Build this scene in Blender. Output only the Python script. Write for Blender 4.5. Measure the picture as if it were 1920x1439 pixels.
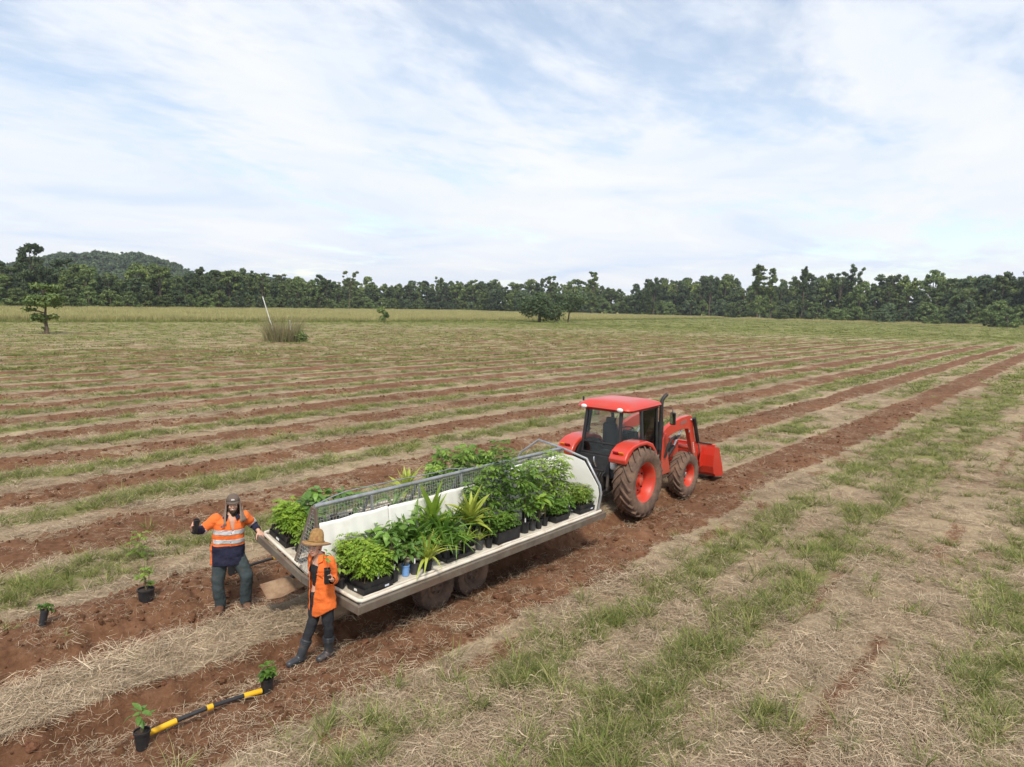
import bpy, bmesh, math, random
import numpy as np
from mathutils import Vector, Matrix
R = math.radians
random.seed(11)
for o in list(bpy.data.objects): bpy.data.objects.remove(o, do_unlink=True)
SC = bpy.context.scene
COL = SC.collection

# ---------------------------------------------------------------- camera, sky, sun, exposure
CAM_H = 4.6
yaw, pit, rol = R(39.706), R(6.2115), R(1.289)
Fv = Vector((math.cos(yaw)*math.cos(pit), math.sin(yaw)*math.cos(pit), -math.sin(pit)))
Rv = Fv.cross(Vector((0, 0, 1))).normalized(); Uv = Rv.cross(Fv)
R2 = Rv*math.cos(rol) + Uv*math.sin(rol); U2 = Uv*math.cos(rol) - Rv*math.sin(rol)
camd = bpy.data.cameras.new('camera'); cam = bpy.data.objects.new('camera', camd); COL.objects.link(cam)
mw = Matrix.Identity(4)
for i in range(3): mw[i][0], mw[i][1], mw[i][2] = R2[i], U2[i], -Fv[i]
mw[2][3] = CAM_H
cam.matrix_world = mw
camd.sensor_width = 36; camd.sensor_fit = 'HORIZONTAL'; camd.lens = 36*1331/1920
camd.clip_start = 0.1; camd.clip_end = 12000
SC.camera = cam

SUN_EL, SUN_AZ = R(52), R(-136)          # azimuth measured ccw from +X (direction towards the sun)
world = bpy.data.worlds.new('World'); SC.world = world; world.use_nodes = True
def build_world():
    nt = world.node_tree; n = nt.nodes; l = nt.links; n.clear()
    out = n.new('ShaderNodeOutputWorld')
    sky = n.new('ShaderNodeTexSky'); sky.sky_type = 'NISHITA'; sky.sun_disc = False
    sky.sun_elevation = SUN_EL; sky.sun_rotation = R(90) - SUN_AZ; sky.altitude = 50; sky.air_density = 1.15; sky.dust_density = .4
    bg = n.new('ShaderNodeBackground'); bg.inputs[1].default_value = 0.15; l.new(sky.outputs[0], bg.inputs[0])
    tc = n.new('ShaderNodeTexCoord'); sep = n.new('ShaderNodeSeparateXYZ'); l.new(tc.outputs['Generated'], sep.inputs[0])
    def math_(op, a, b=None, c=None, clamp=False):
        m = n.new('ShaderNodeMath'); m.operation = op; m.use_clamp = clamp
        for i, x in enumerate((a, b, c)):
            if x is None: continue
            if isinstance(x, (int, float)): m.inputs[i].default_value = x
            else: l.new(x, m.inputs[i])
        return m.outputs[0]
    zz = math_('ADD', math_('MAXIMUM', sep.outputs[2], 0.0), 0.10)
    px = math_('DIVIDE', sep.outputs[0], zz); py = math_('DIVIDE', sep.outputs[1], zz)
    cmb = n.new('ShaderNodeCombineXYZ'); l.new(px, cmb.inputs[0]); l.new(py, cmb.inputs[1])
    def noise(scale, detail, rough, dist, rot, sc, off=(0, 0, 0)):
        mp = n.new('ShaderNodeMapping'); mp.inputs['Rotation'].default_value = (0, 0, rot); mp.inputs['Scale'].default_value = sc
        mp.inputs['Location'].default_value = off
        l.new(cmb.outputs[0], mp.inputs[0])
        t = n.new('ShaderNodeTexNoise'); t.inputs['Scale'].default_value = scale; t.inputs['Detail'].default_value = detail
        t.inputs['Roughness'].default_value = rough; t.inputs['Distortion'].default_value = dist
        l.new(mp.outputs[0], t.inputs['Vector']); return t.outputs['Fac']
    big = noise(0.40, 5, .5, .5, R(-50), (1, 1.6, 1), (1.0, 12.3, 0))
    mid = noise(1.05, 8, .56, .6, R(-50), (1, 1.7, 1), (6.1, .2, 0))
    rip = noise(5.5, 6, .6, .3, R(-50), (.9, 1.5, 1), (1.7, 8.2, 0))
    cov = math_('ADD', math_('MULTIPLY', big, .42), math_('ADD', math_('MULTIPLY', mid, .42), math_('MULTIPLY', rip, .16)))
    # more cover towards the horizon, as layered cloud seen edge on
    hor = math_('MULTIPLY', math_('POWER', math_('SUBTRACT', 1.0, math_('MAXIMUM', sep.outputs[2], 0.0)), 6.0), .09)
    cv = math_('ADD', cov, hor)
    mr = n.new('ShaderNodeMapRange'); mr.interpolation_type = 'SMOOTHSTEP'
    mr.inputs['From Min'].default_value = .41; mr.inputs['From Max'].default_value = .56
    mr.inputs['To Min'].default_value = .36; mr.inputs['To Max'].default_value = .985; l.new(cv, mr.inputs['Value'])
    # cloud brightness: thick bases a little greyer
    shade = noise(.9, 7, .55, .5, R(-50), (1, 1.2, 1), (12.3, 5.5, 0))
    cr = n.new('ShaderNodeValToRGB'); l.new(shade, cr.inputs[0])
    cr.color_ramp.elements[0].position = .30; cr.color_ramp.elements[0].color = (.70, .80, .96, 1)
    cr.color_ramp.elements[1].position = .66; cr.color_ramp.elements[1].color = (.91, .925, .965, 1)
    e = cr.color_ramp.elements.new(.46); e.color = (.82, .87, .955, 1)
    cb = n.new('ShaderNodeBackground'); cb.inputs[1].default_value = 1.0; l.new(cr.outputs[0], cb.inputs[0])
    mx = n.new('ShaderNodeMixShader'); l.new(mr.outputs[0], mx.inputs[0]); l.new(bg.outputs[0], mx.inputs[1]); l.new(cb.outputs[0], mx.inputs[2])
    l.new(mx.outputs[0], out.inputs[0])
build_world()
sund = bpy.data.lights.new('sun', 'SUN'); sun = bpy.data.objects.new('sun', sund); COL.objects.link(sun)
sund.energy = 3.2; sund.angle = R(8); sund.color = (1.0, .93, .82)
sdir = Vector((math.cos(SUN_EL)*math.cos(SUN_AZ), math.cos(SUN_EL)*math.sin(SUN_AZ), math.sin(SUN_EL)))
sun.rotation_euler = (-sdir).to_track_quat('-Z', 'Y').to_euler(); sun.location = (0, 0, 60)
SC.cycles.max_bounces = 5; SC.cycles.diffuse_bounces = 2; SC.cycles.glossy_bounces = 2; SC.cycles.transmission_bounces = 4; SC.cycles.transparent_max_bounces = 6; SC.cycles.caustics_reflective = False; SC.cycles.caustics_refractive = False
SC.view_settings.view_transform = 'Standard'; SC.view_settings.look = 'None'
SC.view_settings.exposure = 0.14; SC.view_settings.gamma = 1.0; SC.view_settings.use_curve_mapping = False

# ---------------------------------------------------------------- helpers: noise, materials, meshes, things
def hash2(ix, iy, seed):
    h = (ix.astype(np.int64)*374761393 + iy.astype(np.int64)*668265263 + seed*144665) & 0xffffffff
    h = ((h ^ (h >> 13))*1274126177) & 0xffffffff
    return ((h ^ (h >> 16)) & 0xffffff)/float(0xffffff)
def vnoise(x, y, seed=0):
    ix = np.floor(x); iy = np.floor(y); fx = x-ix; fy = y-iy
    fx = fx*fx*(3-2*fx); fy = fy*fy*(3-2*fy)
    a = hash2(ix, iy, seed); b = hash2(ix+1, iy, seed); c = hash2(ix, iy+1, seed); d = hash2(ix+1, iy+1, seed)
    return (a*(1-fx)+b*fx)*(1-fy) + (c*(1-fx)+d*fx)*fy
def fbm(x, y, seed=0, oct=3, gain=.5):
    s = 0; a = 1; t = 0
    for i in range(oct):
        s = s + a*vnoise(x*2**i+17.3*i, y*2**i-9.1*i, seed+i*7); t += a; a *= gain
    return s/t
def sstep(a, b, x):
    t = np.clip((x-a)/(b-a), 0, 1); return t*t*(3-2*t)

def mat(name, c1, c2=None, scale=4., rough=.6, metal=0., bump=0., bscale=60., spec=.4, coat=0., lo=.35, hi=.65, detail=5,
        dirt=None, dscale=3., dlo=.5, dhi=.75, dz=None, coords='Object', transl=0., objrand=0.):
    """procedural principled material: two-tone noise, optional dirt tone, optional bump"""
    m = bpy.data.materials.new(name); m.use_nodes = True
    n = m.node_tree.nodes; l = m.node_tree.links; b = n['Principled BSDF']
    b.inputs['Roughness'].default_value = rough; b.inputs['Metallic'].default_value = metal
    b.inputs['Specular IOR Level'].default_value = spec; b.inputs['Coat Weight'].default_value = coat
    tc = n.new('ShaderNodeTexCoord'); co = tc.outputs[coords]
    def noise(sc, det=detail):
        t = n.new('ShaderNodeTexNoise'); t.inputs['Scale'].default_value = sc; t.inputs['Detail'].default_value = det
        t.inputs['Roughness'].default_value = .6; l.new(co, t.inputs['Vector']); return t.outputs['Fac']
    def mr(v, a, c, d=0., e=1.):
        r = n.new('ShaderNodeMapRange'); r.inputs[1].default_value = a; r.inputs[2].default_value = c
        r.inputs[3].default_value = d; r.inputs[4].default_value = e; l.new(v, r.inputs[0]); return r.outputs[0]
    def mix(f, a, c):
        x = n.new('ShaderNodeMix'); x.data_type = 'RGBA'; l.new(f, x.inputs[0])
        for i, q in ((6, a), (7, c)):
            if isinstance(q, tuple): x.inputs[i].default_value = (*q, 1)
            else: l.new(q, x.inputs[i])
        return x.outputs[2]
    col = None
    if c2 is not None: col = mix(mr(noise(scale), lo, hi), tuple(c1), tuple(c2))
    if dirt is not None:
        f = mr(noise(dscale, 6), dlo, dhi)
        if dz is not None:      # mud splashed up from below to height dz (metres, object space)
            sp = n.new('ShaderNodeSeparateXYZ'); l.new(tc.outputs['Object'], sp.inputs[0])
            g = mr(sp.outputs[2], dz[0], dz[1], 1., 0.)
            mm = n.new('ShaderNodeMath'); mm.operation = 'ADD'; mm.use_clamp = True; l.new(g, mm.inputs[0]); l.new(f, mm.inputs[1])
            m2 = n.new('ShaderNodeMath'); m2.operation = 'MULTIPLY'; m2.use_clamp = True; l.new(mm.outputs[0], m2.inputs[0]); m2.inputs[1].default_value = dz[2]; f = m2.outputs[0]
        col = mix(f, col if col is not None else tuple(c1), tuple(dirt))
    if objrand:
        oi = n.new('ShaderNodeObjectInfo'); hs = n.new('ShaderNodeHueSaturation')
        l.new(mr(oi.outputs['Random'], 0, 1, 1-objrand, 1+objrand), hs.inputs['Value'])
        l.new(mr(oi.outputs['Random'], 0, 1, .5+.02*objrand, .5-.02*objrand), hs.inputs['Hue'])
        if col is None: hs.inputs['Color'].default_value = (*c1, 1)
        else: l.new(col, hs.inputs['Color'])
        col = hs.outputs[0]
    if col is None: b.inputs['Base Color'].default_value = (*c1, 1)
    else: l.new(col, b.inputs['Base Color'])
    if bump:
        bp = n.new('ShaderNodeBump'); bp.inputs['Strength'].default_value = bump; bp.inputs['Distance'].default_value = .02
        l.new(noise(bscale), bp.inputs['Height']); l.new(bp.outputs[0], b.inputs['Normal'])
    if transl:
        tr = n.new('ShaderNodeBsdfTranslucent'); ms = n.new('ShaderNodeMixShader'); ms.inputs[0].default_value = transl
        if col is None: tr.inputs[0].default_value = (*c1, 1)
        else: l.new(col, tr.inputs[0])
        l.new(b.outputs[0], ms.inputs[1]); l.new(tr.outputs[0], ms.inputs[2]); l.new(ms.outputs[0], n['Material Output'].inputs[0])
    return m

def attr_mat(name, ca, cb, cc=None, attr='tone', rough=.7, transl=0., spec=.3, objv=.15):
    """blade / leaf material: colour between ca and cb by a per-blade 'tone' attribute, varied per instance"""
    m = bpy.data.materials.new(name); m.use_nodes = True
    n = m.node_tree.nodes; l = m.node_tree.links; b = n['Principled BSDF']
    b.inputs['Roughness'].default_value = rough; b.inputs['Specular IOR Level'].default_value = spec
    at = n.new('ShaderNodeAttribute'); at.attribute_name = attr
    cr = n.new('ShaderNodeValToRGB'); l.new(at.outputs['Fac'], cr.inputs[0])
    cr.color_ramp.elements[0].color = (*ca, 1); cr.color_ramp.elements[1].color = (*cb, 1)
    if cc is not None:
        cr.color_ramp.elements[1].position = .7; e = cr.color_ramp.elements.new(1.0); e.color = (*cc, 1)
    oi = n.new('ShaderNodeObjectInfo'); r = n.new('ShaderNodeMapRange'); l.new(oi.outputs['Random'], r.inputs[0])
    r.inputs[3].default_value = 1-objv; r.inputs[4].default_value = 1+objv
    hs = n.new('ShaderNodeHueSaturation'); l.new(r.outputs[0], hs.inputs['Value']); l.new(cr.outputs[0], hs.inputs['Color'])
    l.new(hs.outputs[0], b.inputs['Base Color'])
    if transl:
        tr = n.new('ShaderNodeBsdfTranslucent'); ms = n.new('ShaderNodeMixShader'); ms.inputs[0].default_value = transl
        l.new(hs.outputs[0], tr.inputs[0]); l.new(b.outputs[0], ms.inputs[1]); l.new(tr.outputs[0], ms.inputs[2])
        l.new(ms.outputs[0], n['Material Output'].inputs[0])
    return m

def tag(o, label=None, cat=None, group=None, kind=None):
    if label: o['label'] = label
    if cat: o['category'] = cat
    if group: o['group'] = group
    if kind: o['kind'] = kind
    return o
def thing(name, label, cat, loc=(0, 0, 0), rotz=0., group=None, rot=None):
    o = bpy.data.objects.new(name, None); COL.objects.link(o); o.empty_display_size = .2
    o.location = loc; o.rotation_euler = rot if rot else (0, 0, rotz)
    return tag(o, label, cat, group)
def copy_tree(o, parent=None):
    c = o.copy(); COL.objects.link(c); c.parent = parent
    for ch in o.children: copy_tree(ch, c)
    return c
def link(name, me, parent=None, mats=()):
    for m in mats: me.materials.append(m)
    o = bpy.data.objects.new(name, me); COL.objects.link(o)
    if parent is not None: o.parent = parent
    return o
def np_mesh(name, V, polys, loops_per=None):
    """V (N,3); polys: array (M,k) of equal-size faces"""
    me = bpy.data.meshes.new(name); V = np.asarray(V, np.float32); P = np.asarray(polys, np.int32)
    me.vertices.add(len(V)); me.vertices.foreach_set('co', V.ravel())
    k = P.shape[1]; me.loops.add(P.size); me.loops.foreach_set('vertex_index', P.ravel())
    me.polygons.add(len(P)); me.polygons.foreach_set('loop_start', np.arange(0, P.size, k, dtype=np.int32))
    me.polygons.foreach_set('loop_total', np.full(len(P), k, np.int32))
    me.update(calc_edges=True); return me
def set_attr(me, name, vals, dom='POINT', typ='FLOAT'):
    a = me.attributes.new(name, typ, dom)
    if typ == 'FLOAT_VECTOR': a.data.foreach_set('vector', np.asarray(vals, np.float32).ravel())
    elif typ == 'FLOAT_COLOR': a.data.foreach_set('color', np.asarray(vals, np.float32).ravel())
    else: a.data.foreach_set('value', np.asarray(vals, np.float32 if typ == 'FLOAT' else np.int32).ravel())

def frame_from(z, up=(0, 0, 1)):
    z = Vector(z).normalized(); u = Vector(up)
    if abs(z.dot(u)) > .98: u = Vector((1, 0, 0))
    x = u.cross(z).normalized(); y = z.cross(x); return x, y, z
class MB:
    def __init__(s): s.v = []; s.f = []; s.m = []
    def add(s, vs, fs, m=0, T=None):
        o = len(s.v)
        s.v += [tuple(T @ Vector(p)) if T is not None else tuple(p) for p in vs]
        s.f += [tuple(i+o for i in f) for f in fs]; s.m += [m]*len(fs); return s
    def box(s, c, d, m=0, T=None, taper=(1, 1)):
        x, y, z = d[0]/2, d[1]/2, d[2]/2; a, b = taper
        vs = [(-x, -y, -z), (x, -y, -z), (x, y, -z), (-x, y, -z), (-x*a, -y*b, z), (x*a, -y*b, z), (x*a, y*b, z), (-x*a, y*b, z)]
        if T is None: vs = [(p[0]+c[0], p[1]+c[1], p[2]+c[2]) for p in vs]
        else: vs = [tuple(Vector(c) + T @ Vector(p)) for p in vs]
        return s.add(vs, [(3, 2, 1, 0), (4, 5, 6, 7), (0, 1, 5, 4), (1, 2, 6, 5), (2, 3, 7, 6), (3, 0, 4, 7)], m)
    def bar(s, p0, p1, w, h, m=0, up=(0, 0, 1)):
        p0 = Vector(p0); p1 = Vector(p1); x, y, z = frame_from(p1-p0, up)
        vs = []
        for p in (p0, p1):
            for a, b in ((-1, -1), (1, -1), (1, 1), (-1, 1)): vs.append(tuple(p + x*a*w/2 + y*b*h/2))
        return s.add(vs, [(3, 2, 1, 0), (4, 5, 6, 7), (0, 1, 5, 4), (1, 2, 6, 5), (2, 3, 7, 6), (3, 0, 4, 7)], m)
    def tube(s, pts, r, n=8, m=0, cap=True):
        pts = [Vector(p) for p in pts]; k = len(pts); rr = r if isinstance(r, (list, tuple)) else [r]*k
        vs = []; fs = []; x = None
        for i, p in enumerate(pts):
            d = (pts[min(i+1, k-1)] - pts[max(i-1, 0)]).normalized()
            if x is None: x, y, _ = frame_from(d)
            else:
                x = (x - d*x.dot(d)); x = x.normalized() if x.length > 1e-6 else frame_from(d)[0]; y = d.cross(x)
            for j in range(n):
                a = 2*math.pi*j/n; vs.append(tuple(p + (x*math.cos(a) + y*math.sin(a))*rr[i]))
        for i in range(k-1):
            for j in range(n): fs.append((i*n+j, i*n+(j+1) % n, (i+1)*n+(j+1) % n, (i+1)*n+j))
        if cap: fs += [tuple(range(n-1, -1, -1)), tuple(range((k-1)*n, k*n))]
        return s.add(vs, fs, m)
    def lathe(s, prof, n=16, m=0, T=None, cap0=True, cap1=True):
        vs = []; fs = []
        for r, z in prof:
            for j in range(n):
                a = 2*math.pi*j/n; vs.append((r*math.cos(a), r*math.sin(a), z))
        for i in range(len(prof)-1):
            for j in range(n): fs.append((i*n+j, i*n+(j+1) % n, (i+1)*n+(j+1) % n, (i+1)*n+j))
        if cap0: fs.append(tuple(range(n-1, -1, -1)))
        if cap1: fs.append(tuple(range((len(prof)-1)*n, len(prof)*n)))
        return s.add(vs, fs, m, T)
    def prism(s, poly, y0, y1, m=0, T=None):
        """polygon in x,z extruded along y"""
        k = len(poly); vs = [(p[0], y0, p[1]) for p in poly] + [(p[0], y1, p[1]) for p in poly]
        fs = [tuple(range(k)), tuple(range(2*k-1, k-1, -1))] + [(i, k+i, k+(i+1) % k, (i+1) % k) for i in range(k)]
        return s.add(vs, fs, m, T)
    def sphere(s, c, r, nu=12, nv=8, m=0, T=None):
        if not isinstance(r, (tuple, list)): r = (r, r, r)
        vs = [(0, 0, -1)]; fs = []
        for i in range(1, nv):
            t = math.pi*i/nv - math.pi/2
            for j in range(nu):
                a = 2*math.pi*j/nu; vs.append((math.cos(t)*math.cos(a), math.cos(t)*math.sin(a), math.sin(t)))
        vs.append((0, 0, 1)); L = len(vs)-1
        for j in range(nu):
            fs.append((0, 1+(j+1) % nu, 1+j)); fs.append((L, L-nu+j, L-nu+(j+1) % nu))
        for i in range(nv-2):
            for j in range(nu): fs.append((1+i*nu+j, 1+i*nu+(j+1) % nu, 1+(i+1)*nu+(j+1) % nu, 1+(i+1)*nu+j))
        vs = [Vector((p[0]*r[0], p[1]*r[1], p[2]*r[2])) for p in vs]
        vs = [(T @ p if T is not None else p) + Vector(c) for p in vs]
        return s.add([tuple(p) for p in vs], fs, m)
    def mesh(s, name, smooth=None):
        me = bpy.data.meshes.new(name); me.from_pydata(s.v, [], s.f); me.update()
        me.polygons.foreach_set('material_index', s.m)
        bm = bmesh.new(); bm.from_mesh(me); bmesh.ops.recalc_face_normals(bm, faces=bm.faces); bm.to_mesh(me); bm.free()
        if smooth is not None:
            me.polygons.foreach_set('use_smooth', [True]*len(me.polygons)); me.set_sharp_from_angle(angle=R(smooth))
        return me
    def build(s, name, mats, parent=None, smooth=None, bevel=0., seg=1):
        mats = mats if isinstance(mats, (list, tuple)) else [mats]
        o = link(name, s.mesh(name, smooth), parent, mats)
        if bevel:
            b = o.modifiers.new('bevel', 'BEVEL'); b.width = bevel; b.segments = seg; b.limit_method = 'ANGLE'; b.angle_limit = R(35)
        return o

def gn_scatter(name, P, rot, scl, idx, variants, label, cat):
    """one 'stuff' object: clumps of blades instanced on points that lie on the ground"""
    src = bpy.data.collections.new(name+'_clumps')
    for v in variants: src.objects.link(v)
    me = bpy.data.meshes.new(name); P = np.asarray(P, np.float32)
    me.vertices.add(len(P)); me.vertices.foreach_set('co', P.ravel())
    set_attr(me, 'rot', rot, typ='FLOAT_VECTOR'); set_attr(me, 'scl', scl, typ='FLOAT_VECTOR'); set_attr(me, 'idx', idx, typ='INT')
    o = link(name, me); tag(o, label, cat, kind='stuff')
    g = bpy.data.node_groups.new(name, 'GeometryNodeTree')
    g.interface.new_socket('Geometry', in_out='INPUT', socket_type='NodeSocketGeometry')
    g.interface.new_socket('Geometry', in_out='OUTPUT', socket_type='NodeSocketGeometry')
    N = g.nodes; L = g.links
    gi = N.new('NodeGroupInput'); go = N.new('NodeGroupOutput')
    ip = N.new('GeometryNodeInstanceOnPoints'); ci = N.new('GeometryNodeCollectionInfo')
    ci.inputs['Collection'].default_value = src; ci.inputs['Separate Children'].default_value = True; ci.inputs['Reset Children'].default_value = True
    def na(nm, ty):
        a = N.new('GeometryNodeInputNamedAttribute'); a.data_type = ty; a.inputs['Name'].default_value = nm; return a.outputs['Attribute']
    e = N.new('FunctionNodeEulerToRotation'); L.new(na('rot', 'FLOAT_VECTOR'), e.inputs[0])
    L.new(gi.outputs[0], ip.inputs['Points']); L.new(ci.outputs[0], ip.inputs['Instance']); ip.inputs['Pick Instance'].default_value = True
    L.new(na('idx', 'INT'), ip.inputs['Instance Index']); L.new(e.outputs[0], ip.inputs['Rotation']); L.new(na('scl', 'FLOAT_VECTOR'), ip.inputs['Scale'])
    L.new(ip.outputs[0], go.inputs[0])
    md = o.modifiers.new('scatter', 'NODES'); md.node_group = g
    return o
def loose(name, me, m):
    me.materials.append(m); return bpy.data.objects.new(name, me)
# ---------------------------------------------------------------- ground: heights and zones (soil rows, straw, grass)
ROW0, ROWS = 7.07, 3.88
PADS = [(5.27, 9.62, -.03, .62), (5.1, 7.50, -.05, .62)]     # ground trodden flat under the two people
def rut_amt(X): return 1 - sstep(16.4, 17.4, X)
def ground(X, Y, full=True):
    X = np.asarray(X, float); Y = np.asarray(Y, float)
    wob = (fbm(X*.22, Y*.22, 3, 2)-.5)*.5 + (fbm(X*1.7, Y*1.7, 5, 3)-.5)*.42
    Yw = Y + wob*np.where(Y < 6.2, .55, 1.)
    pat = fbm(X*.13, Y*.35, 21, 3); pat2 = fbm(X*.9, Y*.9, 31, 3); pat3 = fbm(X*.33, Y*.5, 41, 3); fine = fbm(X*4.5, Y*4.5, 51, 3)
    t = np.mod(Yw-ROW0+1.94, ROWS)-1.94
    far = sstep(38, 98, np.hypot(X, Y)*.35+Y*.75)
    # regular rows (left of the trailer)
    soilR = sstep(-1.15, -.75, t)*(1-sstep(.55, 1.0, t))*np.clip(1.0+.6*(pat-.45), 0, 1)
    soilR = soilR*(1-.62*far*np.clip(1.5-X/90., .25, 1))
    soilR = soilR*(1-sstep(.50, .64, pat2)*.5)
    grassR = np.maximum(sstep(1.35, 1.75, t), 1-sstep(-1.5, -1.1, t))*sstep(.20, .46, pat3*.6+pat2*.4)
    patf = fbm(X*.03, Y*.42, 61, 3); grassR = np.clip(grassR*(1-.3*far) + far*(.62+.38*sstep(.36, .60, patf)), 0, 1)*(1-.8*soilR)
    # the strip worked by the tractor
    ra = rut_amt(X)
    s0 = sstep(6.2, 6.55, Yw)*(1-sstep(7.95+.25*ra, 8.2+.25*ra, Y+.25*wob))
    s1 = sstep(9.35, 9.6, Y+.4*wob)*(1-sstep(11.3, 11.8, Yw))*(1-.4*sstep(.46, .6, pat2)*sstep(10.3, 10.7, Y))
    s1 = ra*s1 + (1-ra)*sstep(10.0, 10.4, Yw)*(1-sstep(11.5, 11.9, Yw))
    s0 = s0*(1-.45*sstep(.55, .68, pat2)*(1-ra*.3))
    nearsoil = np.maximum(s0, s1)
    gmid = (1-ra)*sstep(8.1, 8.5, Yw)*(1-sstep(9.6, 10.0, Yw))*sstep(.4, .6, pat2)*sstep(17, 24, X)
    g12 = sstep(11.9, 12.3, Yw)*(1-sstep(13.5, 14.0, Yw))*sstep(.28, .46, pat2*.6+pat3*.4)
    # right of the worked strip: mown straw with grass in lines and a bare wheel line
    def strip(c, w): return np.exp(-((Yw-c)/w)**2)
    gfar = sstep(16, 34, X)
    pl = fbm(X*.42, Y*1.5, 131, 3)
    gR = strip(5.25, .36)*.9 + strip(3.72, .40)*1.3 + strip(.65, .48)*1.35 + strip(-1.7, .6) + .07
    gR = gR*sstep(.30, .56, pl*.65+pat2*.35) + .22*sstep(.56, .70, pat2) + gfar*(.12+.8*strip(4.3, .8)+.7*strip(1.0, .9))*sstep(.3, .6, pat2*.5+pl*.5)
    sR = strip(2.1, .24)*(.35+.65*sstep(.30, .50, pl))*.56 + strip(3.25, .22)*sstep(.48, .62, pl)*.5 + strip(5.95, .35)*sstep(.52, .66, pat2)*.6
    right = 1-sstep(6.1, 6.5, Yw); left = sstep(12.6, 13.2, Y); mid = np.clip(1-right-left, 0, 1)
    soil = right*sR + left*soilR + mid*nearsoil
    grass = right*np.clip(gR, 0, 1) + left*grassR + mid*np.maximum(gmid, g12)
    # beyond the rows the ground is all grass
    yf = np.interp(X, [-80, 38, 98, 200, 350, 420], [150, 147, 140, 146, 172, 180])
    endg = np.maximum(np.maximum(sstep(-22, 0, Y-yf), sstep(330, 400, X)), .92*sstep(110, 185, np.hypot(X, Y)))
    soil = np.clip(soil*(1-endg)*(1-sstep(115, 175, np.hypot(X, Y))), 0, 1); grass = np.clip(np.maximum(grass, endg*.9), 0, 1)
    grass = grass*(1-soil*.85)
    # heights
    nearf = 1/(1+(np.hypot(X, Y)/45.)**2)
    mound = .09*np.exp(-(t/.55)**2)*left + mid*(.08*np.exp(-((Yw-7.0)/.45)**2) + .10*np.exp(-((Yw-10.9)/.55)**2))
    plate = mid*sstep(8.1, 8.35, Y)*(1-sstep(9.3, 9.5, Y))*.05*ra
    lug = (vnoise(X*3.6, Y*1.1, 71)-.5)*.16
    rut = ra*(sstep(7.45, 7.72, Y+lug*.5)*(1-sstep(8.0, 8.25, Y+lug))*.19 + sstep(9.62, 9.82, Y+lug*.5)*(1-sstep(10.05, 10.5, Y+lug))*.16)
    clod = (fbm(X*3.1, Y*3.1, 81, 4, .6)-.5)
    z = mound + plate - rut + clod*(.05+.17*soil)*(.25+.75*nearf) + (fine-.5)*.05*nearf + soil*nearf*.075*(np.abs(fbm(X*7.3, Y*7.3, 111, 3, .6)-.5)-.12) + (fbm(X*.3, Y*.3, 91, 2)-.5)*.12
    for px, py, pz, pr in PADS:
        w = 1-sstep(pr*.55, pr, np.hypot(X-px, Y-py)); z = z*(1-w)+(pz+.25*(z-pz)*.4)*w
    tone = fbm(X*.5, Y*.5, 101, 4)
    return z, soil, grass, tone
def gz(x, y): return float(ground(np.array([x]), np.array([y]))[0][0])

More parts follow.
